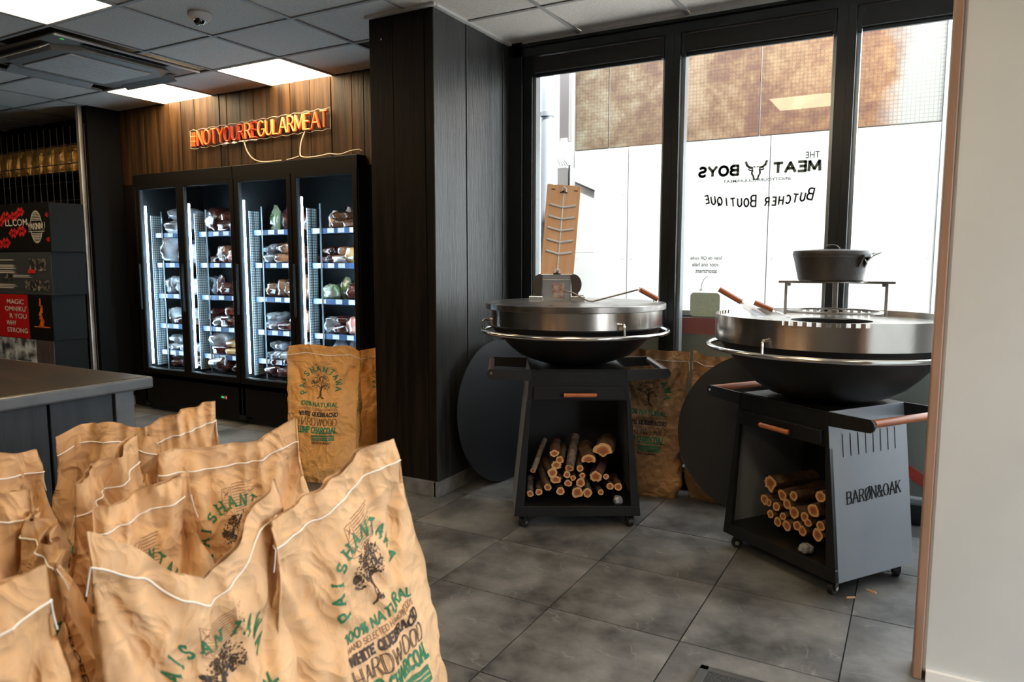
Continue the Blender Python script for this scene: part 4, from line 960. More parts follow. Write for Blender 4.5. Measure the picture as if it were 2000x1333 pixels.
def logobj(parent_loc, rotz, p0, p1, r, seed, label, group, shape=None, bm=None, flat=1):
    p0 = Vector(p0); p1 = Vector(p1); ax = (p1-p0); Lg = ax.length; ax.normalize(); X = Vector((1, 0, 0)); X = (X-ax*X.dot(ax)).normalized(); Z = ax.cross(X) if ax.cross(X).z > 0 else -ax.cross(X)
    n = 20; ring = []
    for j in range(n):
        a = 2*PI*j/n; rr = r*(1+.20*noise.noise(Vector((math.cos(a)*1.2, math.sin(a)*1.2, seed*3.3))))
        if shape == 'notch' and 215 < math.degrees(a) < 325: rr *= .35
        if shape == 'half' and math.sin(a) < -.1: rr *= .45
        if shape == 'chunk': rr *= 1+.35*noise.noise(Vector((math.cos(a)*3, math.sin(a)*3, seed)))
        ring.append((rr*math.cos(a), rr*math.sin(a)*flat))
    K = 7; mb = MB(); vs = []
    for i in range(K+1):
        t_ = i/K; w = 1+.12*noise.noise(Vector((t_*3, seed, 0))); off = X*(.25*r*noise.noise(Vector((t_*2, seed, 5)))*t_)
        for j, (a, b_) in enumerate(ring):
            kk = 1+.12*noise.noise(Vector((t_*6, j*.9, seed)))
            vs.append(p0+ax*(Lg*t_)+(X*a+Z*b_)*w*kk+off)
    mb.add(vs, [(i*n+j, i*n+(j+1) % n, (i+1)*n+(j+1) % n, (i+1)*n+j) for i in range(K) for j in range(n)]+[tuple(K*n+j for j in range(n))])
    o = mb.obj('firewood_log', bm or bark, smooth=True, fix=True)
    o.location = parent_loc; o.rotation_euler = (0, 0, rotz)
    # cut face
    cv_ = [p0-ax*.0005]+[p0-ax*.001+(Vector(vs[j])-p0)*f for f in (.5, .8, 1.0) for j in range(n)]
    fs = [(0, 1+(j+1) % n, 1+j) for j in range(n)]+[(1+q*n+j, 1+q*n+(j+1) % n, 1+(q+1)*n+(j+1) % n, 1+(q+1)*n+j) for q in (0, 1) for j in range(n)]
    me = bpy.data.meshes.new('cut_face'); me.from_pydata([tuple(v) for v in cv_], [], fs); at = me.attributes.new('rad', 'FLOAT', 'POINT')
    at.data.foreach_set('value', [0.]+[.45]*n+[.78]*n+[1.]*n); mkobj('cut_face', me, cutm, o)
    return tag(o, label, 'log', group)
special = {0: 'long thin pale branch at the far left of the left cart stack', 2: 'long straight log pointing up in the middle of the left cart stack', 3: 'notched mushroom-shaped log end in the left cart stack', 4: 'big orange-brown half log on top right of the left cart stack', 11: 'split log end in the middle of the bottom row, left cart', 23: 'rough reddish bark chunk on the right of the left cart stack', 1: 'short round log with an orange core right of the bark pieces, left cart top', 25: 'reddish log end in the lower right corner of the left cart'}
for i, (x, z, r, x2, z2) in enumerate(LOGS1):
    lab = special.get(i, 'thin round log with a pale cut end in the left cart stack'); grp = 'firewood logs in the left cart'
    sh = {3: 'notch', 4: 'half', 18: 'chunk', 19: 'chunk', 20: 'chunk', 21: 'chunk', 23: 'chunk'}.get(i)
    bm_ = bark3 if i in (18, 20, 21, 23, 25) else (bark2 if i in (0, 2, 12, 15) else bark)
    if i in (17, 18, 19, 20, 21, 23) and i not in special: lab = 'rough bark piece between the round logs in the left cart stack'
    z = max(z, .116+r*1.1); z2 = max(z2, .116+r*1.1)
    dxl = min(max(x2, -.24+r), .24-r)
    logobj((-1.52, 3.365, 0), A1r, (x, -.165, z), (lerp(x, dxl, 1.0), .06+.02*(i % 3), lerp(z, z2, 1.0)), r*1.08, i+.3, lab, grp, sh, bm_, .8 if sh == 'chunk' else 1)
for i, (x, z, r) in enumerate(LOGS2):
    lab = {16: 'rough bark log on top of the right cart stack', 9: 'pale thick log at the upper right of the right cart stack'}.get(i, 'thin round log with a glowing orange cut end in the right cart stack')
    z = max(z, .116+r*1.1)
    logobj((-.345, 3.328, 0), A2r, (x, -.12, z), (x+.02*math.sin(i*2), .14, z+.008*math.cos(i*3)), r*1.05, i+40.7, lab.replace('a glowing', 'an'), 'firewood logs in the right cart', 'chunk' if i == 16 else None, bark)
for k, (c_, rz_, lx, lab) in enumerate((((-1.52, 3.365), A1r, .205, 'crumpled clear plastic wrap beside the logs, left cart'), ((-.345, 3.328), A2r, .13, 'crumpled clear plastic wrap beside the logs, right cart'))):
    mb = pack_mesh(0, 1); o = mb.obj('plastic_wrap', meats[4], smooth='all'); o.scale = (.28, .28, .5); o.rotation_euler = (0, 0, rz_)
    o.location = (c_[0]+math.cos(rz_)*lx+math.sin(rz_)*.19, c_[1]+math.sin(rz_)*lx-math.cos(rz_)*.19, .116); tag(o, lab, 'wrap')

# ---- things on the left grill
PT = 1.1125
az = math.radians(-26+0)
sb = empty('salmon_board_stand', 'steel stand on the left grill holding an upright wooden plank board', 'stand', (-1.655, 3.43, PT), math.radians(27))
stl = mat('stand_steel', (.62, .66, .72), .25, .9); dk = mat('stand_bracket', (.10, .085, .075), .35, .8)
MB().box(-.075, .075, -.012, .012, 0, .115).obj('back_plate', stl, sb, bevel=.002)
MB().box(-.095, .095, -.016, .016, .108, .140).obj('clamp_bar', stl, sb, bevel=.003)
MB().box(-.025, .04, -.014, -.012, .015, .09).obj('recipe_label', mat('label_print', (.5, .42, .38), .5, col2=(.25, .08, .05), nscale=40), sb)
for s in (-1, 1):
    arcp = [(s*(.075+.055*math.sin(a)), .015+.135*(1-math.cos(a*1.0))*0+.06+.075*math.cos(a)) for a in [k*PI/8 for k in range(0, 7)]]
    poly = [(s*.072, .135)]+[(s*(.085+.045*math.sin(a)), .085+.055*math.cos(a)) for a in [k*PI/10 for k in range(0, 9)]]+[(s*.115, .03), (s*.14, .03), (s*.14, .0), (s*.075, .0), (s*.078, .03)]
    MB().prism(poly, -.03, -.022).obj('curved_bracket', dk, sb, bevel=.002)
    MB().box(s*.108-.036, s*.108+.036, -.075, .03, 0, .008).obj('foot', dk, sb, bevel=.002)
    MB().box(s*.108-.036, s*.108+.036, -.080, -.072, 0, .026).obj('foot_lip', stl, sb, bevel=.002)
bd = empty('plank_board', 'light wooden salmon board with a white fishbone clip, upright on the left grill', 'board', (-1.655, 3.43, PT+.128), math.radians(27)); bd.rotation_euler = (math.radians(-4), math.radians(4.5), math.radians(27))
MB().box(-.0875, .0875, -.008, .016, 0, .475).obj('board', wood_light, bd, bevel=.003)
MB().tube([(0, -.013, .03), (0, -.016, .43)], .0042, 8).obj('spine', paper_w, bd, smooth=True)
for k in range(5):
    z = .115+k*.0605
    for s in (-1, 1): MB().tube([(0, -.016, z), (s*.068, -.016, z+.014)], .0058, 8).obj('rib', paper_w, bd, smooth=True)
for z, up_ in ((.435, 1), (.012, 1)):
    MB().tube([(-.012, -.012, z), (-.012, -.013, z+.018), (0, -.013, z+.028), (.012, -.013, z+.018), (.012, -.012, z)], .004, 8).obj('hook', paper_w, bd, smooth=True)
    MB().tube([(-.018, -.016, z-.002), (0, -.024, z+.004), (.018, -.016, z-.002)], .0035, 8).tube([(0, -.012, z-.004), (0, -.03, z+.008)], .003, 8).obj('wing_nut', dk, bd, smooth=True)
for x in (-.055, .062): quads_mb([[(x-.01, .445), (x+.01, .445), (x+.01, .452), (x-.01, .452)]], lambda a, b_: (a, -.0085, b_)).obj('burnt_mark', wood_dark, bd)
pk = empty('grill_hook_tool', 'bent steel scraper rod with a reddish wooden handle on the left grill', 'tool', (-1.43, 3.385, PT+.004))
O = Vector((-1.43, 3.385, PT+.004))
L3 = lambda *ps: [Vector(p)-O for p in ps]
MB().tube(L3((-1.575, 3.345, PT+.055), (-1.53, 3.36, PT+.046), (-1.455, 3.378, PT+.006), (-1.43, 3.385, PT+.004), (-1.40, 3.398, PT+.012), (-1.235, 3.49, PT+.062), (-1.212, 3.50, PT+.062)), .0042, 8).obj('rod', dk, pk, smooth=True)
MB().tube(L3((-1.222, 3.497, PT+.064), (-1.139, 3.533, PT+.015)), .0135, 6).obj('handle', wood_h, pk, bevel=.002)
MB().tube(L3((-1.230, 3.492, PT+.0665), (-1.219, 3.498, PT+.062)), .0095, 8).obj('ferrule', steel_bright, pk, smooth=True)
for k in (-1, 1): MB().tube(L3((-1.152+k*.008, 3.529, PT+.013), (-1.151+k*.008, 3.5295, PT-.002)), .003, 6).obj('pin', steel_bright, pk)

# ---- things on the right grill
ZT = 1.092; ZP = ZT-.024
def spatula(label, hb, ht, b0, b1, wd):
    t = empty('spatula', label, 'spatula', ht); o = Vector(ht); hb = Vector(hb)-o; b0 = Vector(b0)-o; b1 = Vector(b1)-o
    MB().tube([hb, Vector((0, 0, 0))], .0125, 6).obj('handle', wood_h, t, bevel=.002)
    MB().tube([hb*.04, b0], .006, 8).obj('shank', steel_bright, t, smooth=True)
    d = (b1-b0); n = d.normalized().cross(Vector((0, 0, 1))).normalized(); upn = n.cross(d.normalized())
    v = []
    for p, w_ in ((b0, wd*.35), (b0+d*.25, wd), (b1, wd)):
        for s in (-1, 1):
            for e in (0, .0016): v.append(p+n*s*w_+upn*e)
    MB().add(v, [(0, 2, 6, 4), (1, 5, 7, 3), (4, 6, 10, 8), (5, 9, 11, 7), (0, 4, 5, 1), (4, 8, 9, 5), (2, 3, 7, 6), (6, 7, 11, 10), (0, 1, 3, 2), (8, 10, 11, 9)]).obj('blade', mat('blade_steel', (.72, .76, .80), .3, .8) if 'blade_steel' not in bpy.data.materials else bpy.data.materials['blade_steel'], t)
    return t
spatula('wide steel spatula with raised red-brown handle at the left rim of the right grill', (-.797, 3.368, 1.190), (-.698, 3.386, 1.131), (-.69, 3.388, 1.124), (-.60, 3.35, ZP+.003), .042)
spatula('shorter spatula lying beside the wide one, its handle pointing left, right grill', (-.645, 3.40, 1.131), (-.566, 3.415, 1.097), (-.556, 3.417, 1.093), (-.49, 3.42, ZP+.002), .026)
rc = (-.305, 3.335)
rk = empty('pot_rack', 'three-legged steel rack standing over the centre of the right grill', 'rack', (*rc, ZP)); h = 1.234-ZP
MB().lathe([(.172, .034), (.190, .034), (.190, .042), (.172, .042)], 72, closed=True).obj('lower_ring', steel_dark, rk, smooth=True)
for a in (188, 4, 95):
    a = math.radians(a); c, s_ = math.cos(a), math.sin(a); T = Matrix.Rotation(a, 4, 'Z')
    MB().box(.188, .200, -.011, .011, .020, h, T=T).box(.13, .200, -.011, .011, .026, .036, T=T).obj('leg', steel_dark, rk, bevel=.0015)
    MB().box(.04, .225, -.016, .016, h-.010, h, T=T).obj('top_arm', steel_dark, rk, bevel=.001)
    MB().box(.176, .188, -.004, .004, h-.022, h-.006, T=T).obj('gusset', steel_dark, rk)
MB().lathe([(0, h-.006), (.125, h-.006), (.125, h), (0, h)], 48).obj('top_disc', steel_dark, rk, smooth=True)
po = empty('cast_iron_pot', 'black cast-iron pot with a lid and wire bail on top of the rack', 'pot', (-.325, 3.335, 1.2345))
MB().lathe([(0, 0), (.122, 0), (.128, .004), (.149, .098), (.152, .098), (.152, .108), (.147, .108), (.14, .10), (0, .02)], 80).obj('body', iron, po, smooth=True)
ld = MB().lathe([(.153, .1085), (.1535, .112), (.1515, .124), (.147, .1265), (.04, .133), (0, .134), (0, .11), (.153, .1085)], 80).obj('lid', iron, po, smooth=True)
aa = math.radians(24)
MB().tube([(.030*math.cos(t_)*math.cos(aa), .030*math.cos(t_)*math.sin(aa), .129+.021*math.sin(t_)) for t_ in [PI*k/10 for k in range(11)]], .0045, 10).obj('loop_handle', iron, ld, smooth=True)
for s in (1,):
    T = Matrix.Rotation(math.radians(-32), 4, 'Z')
    for y in (-.017, .017): MB().prism([(.138, .10), (.166, .10), (.143, .055)], y-.004, y+.004, T=T).obj('ear', iron, po)
    MB().box(.146, .168, -.021, .021, .098, .107, T=T).obj('ear_plate', iron, po, bevel=.002)
    MB().tube([T @ Vector(p) for p in ((.158, -.004, .09), (.163, .002, .078), (.168, .008, .088), (.172, .03, .105), (.185, .06, .117))], .003, 8).obj('wire_bail', steel_bright, po, smooth=True)
    T3 = Matrix.Rotation(math.radians(-32), 4, 'Z')
    MB().tube([T3 @ Vector((.172*math.cos(t_), .172*math.sin(t_), .105+.012*math.sin(t_))) for t_ in [PI*k/16 for k in range(1, 17)]], .003, 8).obj('wire_bail', steel_dark, po, smooth=True)

# ------------------------------------------------------------------ charcoal sacks
def kraft(name, a, b_):
    m = bpy.data.materials.new(name); m.use_nodes = True; nt = m.node_tree; N = nt.nodes; L = nt.links; p = N['Principled BSDF']
    tc = N.new('ShaderNodeTexCoord')
    n = N.new('ShaderNodeTexNoise'); n.inputs['Scale'].default_value = 5; n.inputs['Detail'].default_value = 6; L.new(tc.outputs['Object'], n.inputs['Vector'])
    cr = N.new('ShaderNodeValToRGB'); e = cr.color_ramp.elements; e[0].position = .35; e[0].color = (*a, 1); e[1].position = .65; e[1].color = (*b_, 1)
    L.new(n.outputs[0], cr.inputs[0]); L.new(cr.outputs[0], p.inputs['Base Color']); p.inputs['Roughness'].default_value = .62; p.inputs['Specular IOR Level'].default_value = .35
    # crumple: warped cell facets plus fine fibre
    w = N.new('ShaderNodeTexNoise'); w.inputs['Scale'].default_value = 6; w.inputs['Detail'].default_value = 2; L.new(tc.outputs['Object'], w.inputs['Vector'])
    ad = N.new('ShaderNodeVectorMath'); ad.operation = 'MULTIPLY_ADD'; ad.inputs[1].default_value = (.25, .25, .25); L.new(w.outputs['Color'], ad.inputs[0]); L.new(tc.outputs['Object'], ad.inputs[2])
    v = N.new('ShaderNodeTexVoronoi'); v.inputs['Scale'].default_value = 15; L.new(ad.outputs[0], v.inputs['Vector'])
    v2 = N.new('ShaderNodeTexVoronoi'); v2.inputs['Scale'].default_value = 34; L.new(ad.outputs[0], v2.inputs['Vector'])
    sm = N.new('ShaderNodeMath'); sm.operation = 'MULTIPLY_ADD'; sm.inputs[1].default_value = .4; L.new(v2.outputs['Distance'], sm.inputs[0]); L.new(v.outputs['Distance'], sm.inputs[2])
    bm = N.new('ShaderNodeBump'); bm.inputs['Strength'].default_value = .75; bm.inputs['Distance'].default_value = .016; L.new(sm.outputs[0], bm.inputs['Height']); L.new(bm.outputs[0], p.inputs['Normal'])
    return m
krafts = [kraft('kraft_paper', (.62, .385, .205), (.72, .47, .27)), kraft('kraft_paper_dull', (.53, .31, .150), (.63, .39, .205)), kraft('kraft_paper_glossy', (.36, .19, .08), (.46, .26, .12)), kraft('kraft_paper_warm_lit', (.66, .31, .085), (.72, .37, .12))]  # last kraft carries the warm light on the freezer sacks in its colour
krafts[2].node_tree.nodes['Principled BSDF'].inputs['Roughness'].default_value = .38
gpr = mat('green_print', (.012, .13, .055), .6, col2=(.02, .19, .085), nscale=60)
bpr = mat('dark_brown_print', (.030, .018, .012), .6, col2=(.055, .032, .02), nscale=60)
tpr = mat('tan_print', (.20, .09, .04), .6)
def ss(a, b_, x):
    t_ = min(1, max(0, (x-a)/(b_-a))); return t_*t_*(3-2*t_)
def nz(x, y, z): return noise.noise(Vector((x, y, z)))
VS = .935
class Sack:
    """paper sack: front face towards local -y, width along local x; seam points (s in 0..1, z) along the top"""
    def __init__(q, L, R, seam, off=(.09, 0), Wb=.37, D=.19, Wt=None, seed=0, wr=1.35, flap=.05, fold=.6, cw=(0, 0)):
        q.Lp = Vector((*L, 0)); q.Rp = Vector((*R, 0)); d = q.Rp-q.Lp; q.W = d.length; d.normalize(); q.rot = math.atan2(d.y, d.x)
        q.f = Vector((d.y, -d.x, 0)); mid = (q.Lp+q.Rp)/2; q.base = mid+q.f*off[0]+d*off[1]; q.off = off
        q.seam = seam; q.Wb = Wb; q.D = D; q.Wt = Wt or q.W; q.seed = seed; q.wr = wr; q.flap = flap; q.fold = fold
        q.NF, q.NS, q.NV = 54, 12, 84
        q.build()
    def zt(q, s):
        u = (s+1)/2; P = q.seam
        if u <= P[0][0]: return P[0][1]
        for (a, za), (b_, zb) in zip(P[:-1], P[1:]):
            if u <= b_: t_ = (u-a)/(b_-a); t_ = t_*t_*(3-2*t_)*.5+t_*.5; return za+(zb-za)*t_
        return P[-1][1]
    def raw(q, face, s, v):
        """face 0 front,1 right,2 back,3 left ; s in -1..1 ; local coordinates relative to base"""
        wt_ = ss(.40, VS, v); a = lerp(q.Wb/2*(.90+.10*ss(0, .12, v)), q.Wt/2, wt_); b0 = q.D/2*(.80+.20*ss(0, .1, v))
        b_ = b0*(1-ss(.42, VS-.01, v)**.85)+.0035
        if face in (0, 2): sx = s if face == 0 else -s; y = -(b_*(.62+.38*math.cos(s*PI/2))) if face == 0 else b_*(.62+.38*math.cos(s*PI/2)); x = a*sx
        else:
            sx = 1 if face == 1 else -1; tt = s*(1 if face == 1 else -1); y = b_*.62*tt
            x = sx*(a-.055*ss(.5, .93, v)*(1-abs(s))*(b_/q.D*4 if v > .6 else 1)*.8+.010*(1-s*s)*(1-ss(.4, .7, v)))
        zs = q.zt(sx if face in (1, 3) else sx); zm = max(p[1] for p in q.seam)
        z = zs*(min(v, VS)/VS)
        if v < .10: z = zs*(.10*(v/.10)**1.35)/VS if v > 0 else 0
        yo = 0
        if v > VS: k = (v-VS)/(1-VS); z = zs+q.flap*k*(1+.25*nz(sx*1.5, q.seed, 3)); yo = .010*k*nz(sx*2.5, q.seed, 8)*3
        # follow the seam: dips fold towards the front
        yo -= q.fold*(zm-zs)*ss(.55, VS, v)
        # lean
        lw = ss(0, 1, min(1, v/VS))*.35+.65*v/VS; y += q.off[0]*lw; x += -q.off[1]*lw
        # shared waves near the top, own creases lower down
        sd = q.seed*7.31; top = ss(.50, .9, v)
        yo += q.wr*top*.020*nz(sx*2.1+sd, v*2.5, 1)+q.wr*top*.010*nz(sx*5+sd, v*4, 2)
        return x, y+yo, z, sx, top
    def build(q):
        cols = [(0, -1+2*i/q.NF) for i in range(q.NF)]+[(1, -1+2*i/q.NS) for i in range(q.NS)]+[(2, -1+2*i/q.NF) for i in range(q.NF)]+[(3, -1+2*i/q.NS) for i in range(q.NS)]
        nc = len(cols); G = np.zeros((q.NV+1, nc, 3)); sd = q.seed*5.17
        for j in range(q.NV+1):
            v = j/q.NV
            for i, (fc, s) in enumerate(cols):
                x, y, z, sx, top = q.raw(fc, s, v)
                # crumple along the outward direction
                px, pz = (x if fc in (0, 2) else y), z
                w1 = nz(px*5+sd, pz*4, fc*3.7+sd); w2 = nz(px*5, pz*4+sd, fc*2.3+9)
                r1 = 1-2*abs(nz(px*8+w1*1.5+sd, pz*6+w2*1.5, fc*5+1)); r2 = 1-2*abs(nz(px*17+w2*1.5, pz*14+w1*1.5+sd, fc*5+2)); r3 = nz(px*38, pz*30+sd, fc)
                # pleats running down from the seam
                pl = (1-2*abs(nz(px*15+w1*1.2+sd*2, pz*1.6, 4+fc*.0)))*ss(.45, .9, v)*(1-ss(.93, 1, v)*.6)
                amp = q.wr*(.35+.65*ss(0, .12, v))*(1-.35*top)
                r0 = 1-2*abs(nz(px*3.6+w2*1.2+sd, pz*3.2+w1*1.2, fc*7+3)); d = amp*(.014*r0+.017*r1+.009*r2+.0028*r3)
                dtop = q.wr*.016*pl
                # shoulder creases from the seam corners
                cr_ = 0
                if fc == 0:
                    for sg_ in (-1, 1):
                        e = (s*sg_-(1-(VS-v)*1.9)); cr_ += -.024*math.exp(-(e/.10)**2)*ss(.55, .75, v)*(1-ss(.88, .95, v))
                e_ = min(1, 2.2*(1-abs(s))) if fc in (0, 2) else 1
                if fc == 0: y -= (d*e_+cr_*q.wr)*(1-.75*ss(.8, VS, v)); y -= dtop
                elif fc == 2: y += d*e_*(1-.75*ss(.8, VS, v)); y -= dtop
                elif fc == 1: x += d*.7*(1-ss(.7, .9, v)); y -= dtop
                else: x -= d*.7*(1-ss(.7, .9, v)); y -= dtop
                G[j, i] = (x, y, max(z, 0 if j else 0))
        q.G = G; q.nc = nc
    def at(q, face, s, v, off=.0013):
        s = min(.999, max(-.999, s)); v = min(.999, max(0, v)); base = (0, q.NF, q.NF+q.NS, 2*q.NF+q.NS)[face]; n = (q.NF, q.NS)[face % 2]
        u = base+(s+1)/2*n; i = int(u); fu = u-i; w = v*q.NV; j = int(w); fv = w-j; G = q.G; i2 = (i+1) % q.nc
        p = G[j, i]*(1-fu)*(1-fv)+G[j, i2]*fu*(1-fv)+G[j+1, i]*(1-fu)*fv+G[j+1, i2]*fu*fv
        n_ = np.cross(G[j, i2]-G[j, i], G[j+1, i]-G[j, i]); n_ = n_/(np.linalg.norm(n_)+1e-9)
        return p+n_*off
    def make(q, name_label, group, m, prints=True, detail=2, brand='PAISHANTAWA', gusset=True, ps=.76, px=0):
        t = empty('charcoal_sack', name_label, 'sack', q.base, q.rot, group)
        # local frame of grid: seam middle is at y=+off0 (behind the base centre)
        nc, NV = q.nc, q.NV; mb = MB(); mb.v = [tuple(p) for p in q.G.reshape(-1, 3)]
        mb.f = [(j*nc+i, j*nc+(i+1) % nc, (j+1)*nc+(i+1) % nc, (j+1)*nc+i) for j in range(NV) for i in range(nc)]; mb.mi = [0]*len(mb.f)
        mb.f.append(tuple(range(nc))[::-1]); mb.mi.append(0)
        mb.obj('paper_body', m, t, smooth='all', fix=False)
        # stitching
        for fc in (0, 2):
            pts = [q.at(fc, -1+2*k/60, VS-.004, .0022) for k in range(61)]; MB().tube(pts, .0017, 6).obj('stitching', thread, t, smooth=True)
        for fc, s0 in ((1, -.9), (3, .9)):
            pts = [q.at(fc, s0*.9, VS-.004-k*.012, .003+.002*k) for k in range(6)]; MB().tube(pts, .0013, 6).obj('thread_end', thread, t, smooth=True)
        if not prints: return t
        A = q.Wb/2; Lc = .80
        fr = lambda x, y: q.at(0, (x*ps+px)/A, VS-(.072+ps*(y-.077))/Lc)          # y = distance below the seam
        fr2 = lambda x, y: fr(x, -y)
        step = .012
        gq_ = arch_quads(brand, -.006, -.205, .098, 200, -4, .030, .0062, .75, .0055, step)
        if detail > 0: gq_ += text_quads('100% NATURAL', .0, -.318, .024, .0056, .7, .3, 0, width=.245, step=step)
        dq = []
        rnd = random.Random(int(q.seed*10))
        for (cx, cy, r) in ((0, -.155, .030), (-.030, -.170, .027), (.030, -.168, .028), (-.040, -.196, .020), (.042, -.194, .022), (-.010, -.185, .030), (.018, -.190, .022), (-.052, -.182, .012), (.015, -.140, .018), (-.022, -.146, .018)):
            for k in range(int(26*detail if detail else 16)):
                a = rnd.random()*2*PI; rr = r*math.sqrt(rnd.random()); x, y = cx+rr*math.cos(a), cy+rr*math.sin(a); s_ = rnd.uniform(.0022, .0048); b_ = rnd.random()*PI; c1, s1 = math.cos(b_)*s_, math.sin(b_)*s_
                dq.append([(x-c1, y-s1), (x+s1*.5, y-c1*.5), (x+c1, y+s1), (x-s1*.6, y+c1*.6)])
        for pts, w_ in (([(.004, -.20), (.002, -.225), (.006, -.245)], .013), ([(.006, -.245), (.012, -.262), (.026, -.268)], .008), ([(.004, -.245), (-.002, -.264), (-.012, -.268)], .006), ([(.003, -.215), (-.022, -.192)], .005), ([(.004, -.21), (.026, -.188)], .005), ([(.002, -.2), (-.004, -.165)], .004)):
            ribbon(pts, w_, step, 0, dq)
        tq = []
        if detail > 0:
            tq += text_quads('HAND SELECTED HARDWOODS', 0, -.342, .014, .0020, .72, .3, 0, width=.245, step=step)
            dq += text_quads('WHITE QUEBRACHO', 0, -.374, .022, .0060, .72, .35, .0042, width=.25, step=step)
            dq += text_quads('HARDWOOD', 0, -.430, .044, .0020, .62, .28, 0, width=.25, step=step, outline=.0022)
            gq_ += text_quads('LUMP CHARCOAL', 0, -.474, .034, .0070, .6, .35, .0045, width=.25, step=step)
            gq_ += ribbon([(-.03, -.488), (.105, -.488), (.105, -.520), (-.03, -.520), (-.03, -.488)], .004, step)
            for k in range(3): gq_ += ribbon([(-.024, -.494-k*.010), (.10, -.494-k*.010)], .0065, step)
            dq += text_quads('RESTAURANT', .03, -.542, .013, .0032, .7, .3, 0, width=.12, step=step)
            # handling pictograms and small print near the seam
            for k in range(2):
                bx, by = -.052-.0*k, -.052-.042*k
                tq += ribbon([(bx, by), (bx+.032, by), (bx+.032, by-.034), (bx, by-.034), (bx, by)], .0013, step)
                tq += ribbon([(bx+.005, by-.005), (bx+.027, by-.029)], .0018, step)+ribbon([(bx+.027, by-.005), (bx+.005, by-.029)], .0018, step)+ribbon([(bx+.010, by-.02), (bx+.022, by-.014)], .004, step)
            for k in range(11): tq += ribbon([(-.015, -.046-k*.0075), (.06-(k % 4)*.006, -.046-k*.0075)], .0016, step)
        quads_mb(gq_, fr2).obj('green_print', gpr, t, fix=False)
        quads_mb(dq, fr2).obj('dark_print', bpr, t, fix=False)
        if tq: quads_mb(tq, fr2).obj('fine_print', tpr, t, fix=False)
        if gusset:
            # lettering running down both gussets
            B_ = q.D/2
            for fc in (1, 3):
                gq2 = text_quads('PROFESSIONAL', 0, -.010, .026, .0045, .55, .3, .0025, width=.30, step=step)+ribbon([(.175, .022), (.245, .022), (.245, -.018), (.175, -.018), (.175, .022)], .003, step)+text_quads('15KG', .21, -.010, .022, .0038, .6, .3, 0, width=.055, step=step)
                fn = lambda x, y, fc=fc: q.at(fc, y/B_, .60-(x+.0)/Lc)
                quads_mb(gq2, fn).obj('gusset_print', bpr, t, fix=False)
        return t
GR = 'kraft charcoal sacks crowded in the left foreground'
FG = [
 ('front charcoal sack with a V-folded top and a big tree print, nearest the camera', dict(L=(-1.211, .679), R=(-1.156, 1.057), seam=[(0, .80), (.17, .765), (.36, .70), (.47, .675), (.63, .708), (.81, .771), (1, .80)], off=(.10, 0), seed=1, fold=.35, wr=1.1), 0, 'PAISANTAWA', 2),
 ('right-hand charcoal sack in the foreground, all its print lines readable', dict(L=(-1.15, 1.0), R=(-1.084, 1.345), seam=[(0, .74), (.3, .765), (.5, .79), (.78, .835), (1, .845)], off=(.13, .02), seed=2, fold=.25, wr=1.0), 0, 'PAISHANTAWA', 2),
 ('charcoal sack behind the right-hand one, handling pictograms under its seam', dict(L=(-1.63, 1.10), R=(-1.473, 1.413), seam=[(0, .79), (.26, .788), (.49, .789), (.7, .79), (.86, .81), (1, .825)], off=(.09, 0), seed=3, fold=.2), 0, 'PAISHANTAWA', 2),
 ('charcoal sack at the back with one tall pointed corner', dict(L=(-1.86, 1.25), R=(-1.80, 1.375), seam=[(0, .80), (.42, .83), (1, .855)], off=(.07, 0), Wt=.19, Wb=.33, seed=4, flap=.055), 1, 'PAISHANTAWA', 1),
 ('charcoal sack with a flat squarish top beside the counter', dict(L=(-2.05, 1.11), R=(-1.842, 1.266), seam=[(0, .79), (.17, .815), (.51, .822), (.78, .805), (1, .78)], off=(.08, 0), Wb=.33, seed=5, flap=.045), 1, 'PAISHANTAWA', 1),
 ('charcoal sack with a straight slanting seam behind the front sack', dict(L=(-1.485, .85), R=(-1.388, 1.012), seam=[(0, .755), (.26, .765), (.65, .787), (1, .80)], off=(.08, 0), Wb=.34, seed=6, flap=.045), 0, 'PAISHANTAWA', 1),
 ('charcoal sack with a tall brown fold slanting across the middle of the pile', dict(L=(-1.616, .863), R=(-1.656, 1.067), seam=[(0, .76), (.42, .79), (1, .825)], off=(.06, 0), Wb=.34, seed=7, flap=.065), 1, 'PAISHANTAWA', 1),
 ('charcoal sack at the far left edge, back row', dict(L=(-1.86, .62), R=(-1.878, .95), seam=[(0, .80), (.5, .812), (1, .80)], off=(.08, 0), seed=8), 1, 'PAISHANTAWA', 1),
 ('charcoal sack at the left edge with a low seam, middle row', dict(L=(-1.65, .46), R=(-1.555, .768), seam=[(0, .79), (.6, .812), (1, .80)], off=(.09, 0), seed=9), 1, 'PAISHANTAWA', 1),
 ('charcoal sack seen from its narrow side, left of the front sack', dict(L=(-1.558, .771), R=(-1.40, .775), seam=[(0, .785), (.49, .775), (1, .735)], off=(.06, 0), Wb=.24, D=.2, seed=10, flap=.03), 1, 'PAISHANTAWA', 1),
 ('charcoal sack in the bottom left corner of the picture', dict(L=(-1.19, .25), R=(-1.149, .578), seam=[(0, .76), (.7, .778), (1, .80)], off=(.11, 0), seed=11, flap=.055), 1, 'PAISHANTAWA', 2)]
for lab, kw, mi, brand, det in FG:
    Sack(**kw).make(lab, GR, krafts[mi], True, det, brand, gusset=True, px=.026 if kw['seed'] == 2 else 0)
Sack(L=(-3.37, 3.19), R=(-2.94, 3.36), seam=[(0, .75), (.25, .765), (.6, .75), (.85, .755), (1, .73)], off=(.10, .02), Wb=.40, D=.20, seed=12, wr=.8, fold=.2).make('charcoal sack leaning in front of the right freezer, beside the pillar', 'charcoal sacks by the freezers', krafts[3], True, 1, ps=.95)
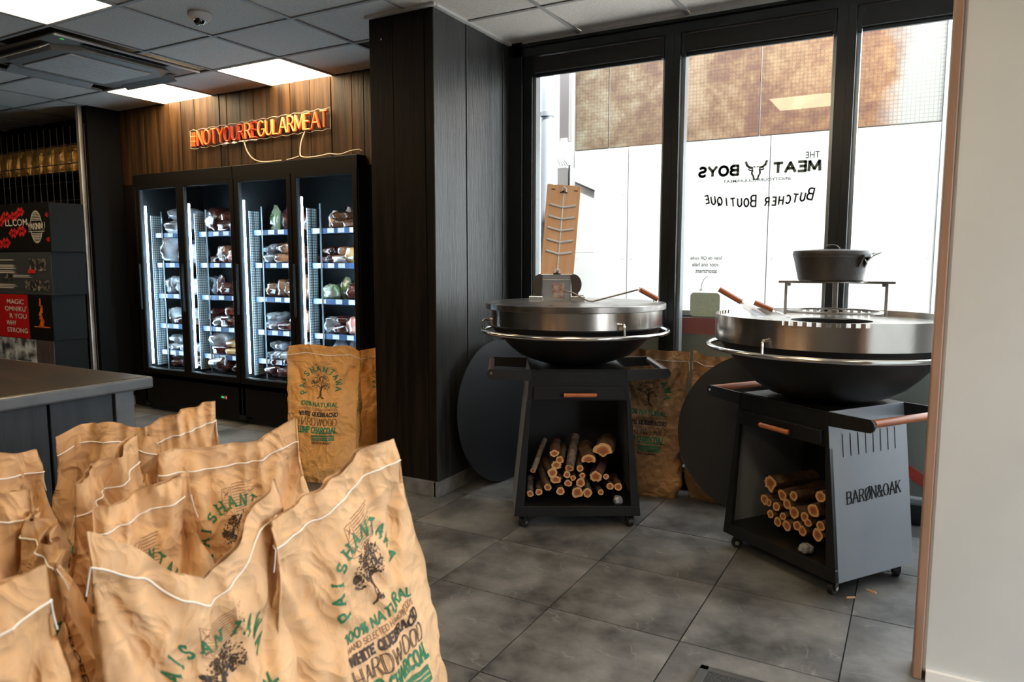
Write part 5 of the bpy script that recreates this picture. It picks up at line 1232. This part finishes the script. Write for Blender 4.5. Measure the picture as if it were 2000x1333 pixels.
Sack(L=(-3.12, 3.56), R=(-2.86, 3.78), seam=[(0, .70), (.5, .72), (1, .70)], off=(.09, 0), Wb=.36, D=.18, seed=13, wr=.8).make('charcoal sack half hidden between the pillar and the leaning sack', 'charcoal sacks by the freezers', krafts[3], True, 0)
Sack(L=(-1.52, 3.97), R=(-1.09, 3.97), seam=[(0, .77), (.3, .765), (1, .765)], off=(.07, .0), Wb=.36, D=.14, seed=14, wr=1.1, fold=.1).make('charcoal sack standing by the window between the two carts', 'charcoal sacks by the window', krafts[2], True, 1, ps=.95)
Sack(L=(-1.075, 4.0), R=(-.70, 4.0), seam=[(0, .77), (.2, .745), (1, .75)], off=(.04, 0), Wb=.36, D=.12, seed=15, wr=1.1, fold=.1).make('charcoal sack by the window mostly hidden by the round lid', 'charcoal sacks by the window', krafts[2], True, 0)

# ------------------------------------------------------------------ one label for each look-alike: by its place in its row
def relabel(objs, fmt):
    """objs share a label; rank them from left to right"""
    for i, o in enumerate(sorted(objs, key=lambda o: o['_x'])): o['label'] = fmt % (ORD[i] if i < len(ORD) else 'last')
same = {}
for o in COL.objects:
    if o.parent is None and o.name.startswith('meat_pack'): o['_x'] = o.location.x; same.setdefault(o['label'], []).append(o)
for lab, objs in same.items():
    if len(objs) > 1: relabel(objs, lab+', %s such pack from left')
rows = {}
for o in COL.objects:
    if o.parent is None and o.name.startswith('firewood_log') and (o['label'].startswith('thin round') or o['label'].startswith('rough bark piece')):
        vs_ = [v.co for v in o.data.vertices][:20]; cx_ = sum(v.x for v in vs_)/20; cz_ = sum(v.z for v in vs_)/20; o['_x'] = cx_
        row = 'bottom row' if cz_ < .185 else ('middle rows' if cz_ < .275 else 'top row')
        kind_ = 'rough bark piece' if 'rough' in o['label'] else ('thin round log with pale end' if 'left cart' in o['label'] else 'thin round log with orange end')
        cart = 'left cart' if 'left cart' in o['label'] else 'right cart'
        rows.setdefault((kind_, row, cart), []).append(o)
for (kind_, row, cart), objs in rows.items(): relabel(objs, kind_+', '+row+' of the '+cart+' stack, %s from left')
for o in COL.objects:
    if '_x' in o: del o['_x']
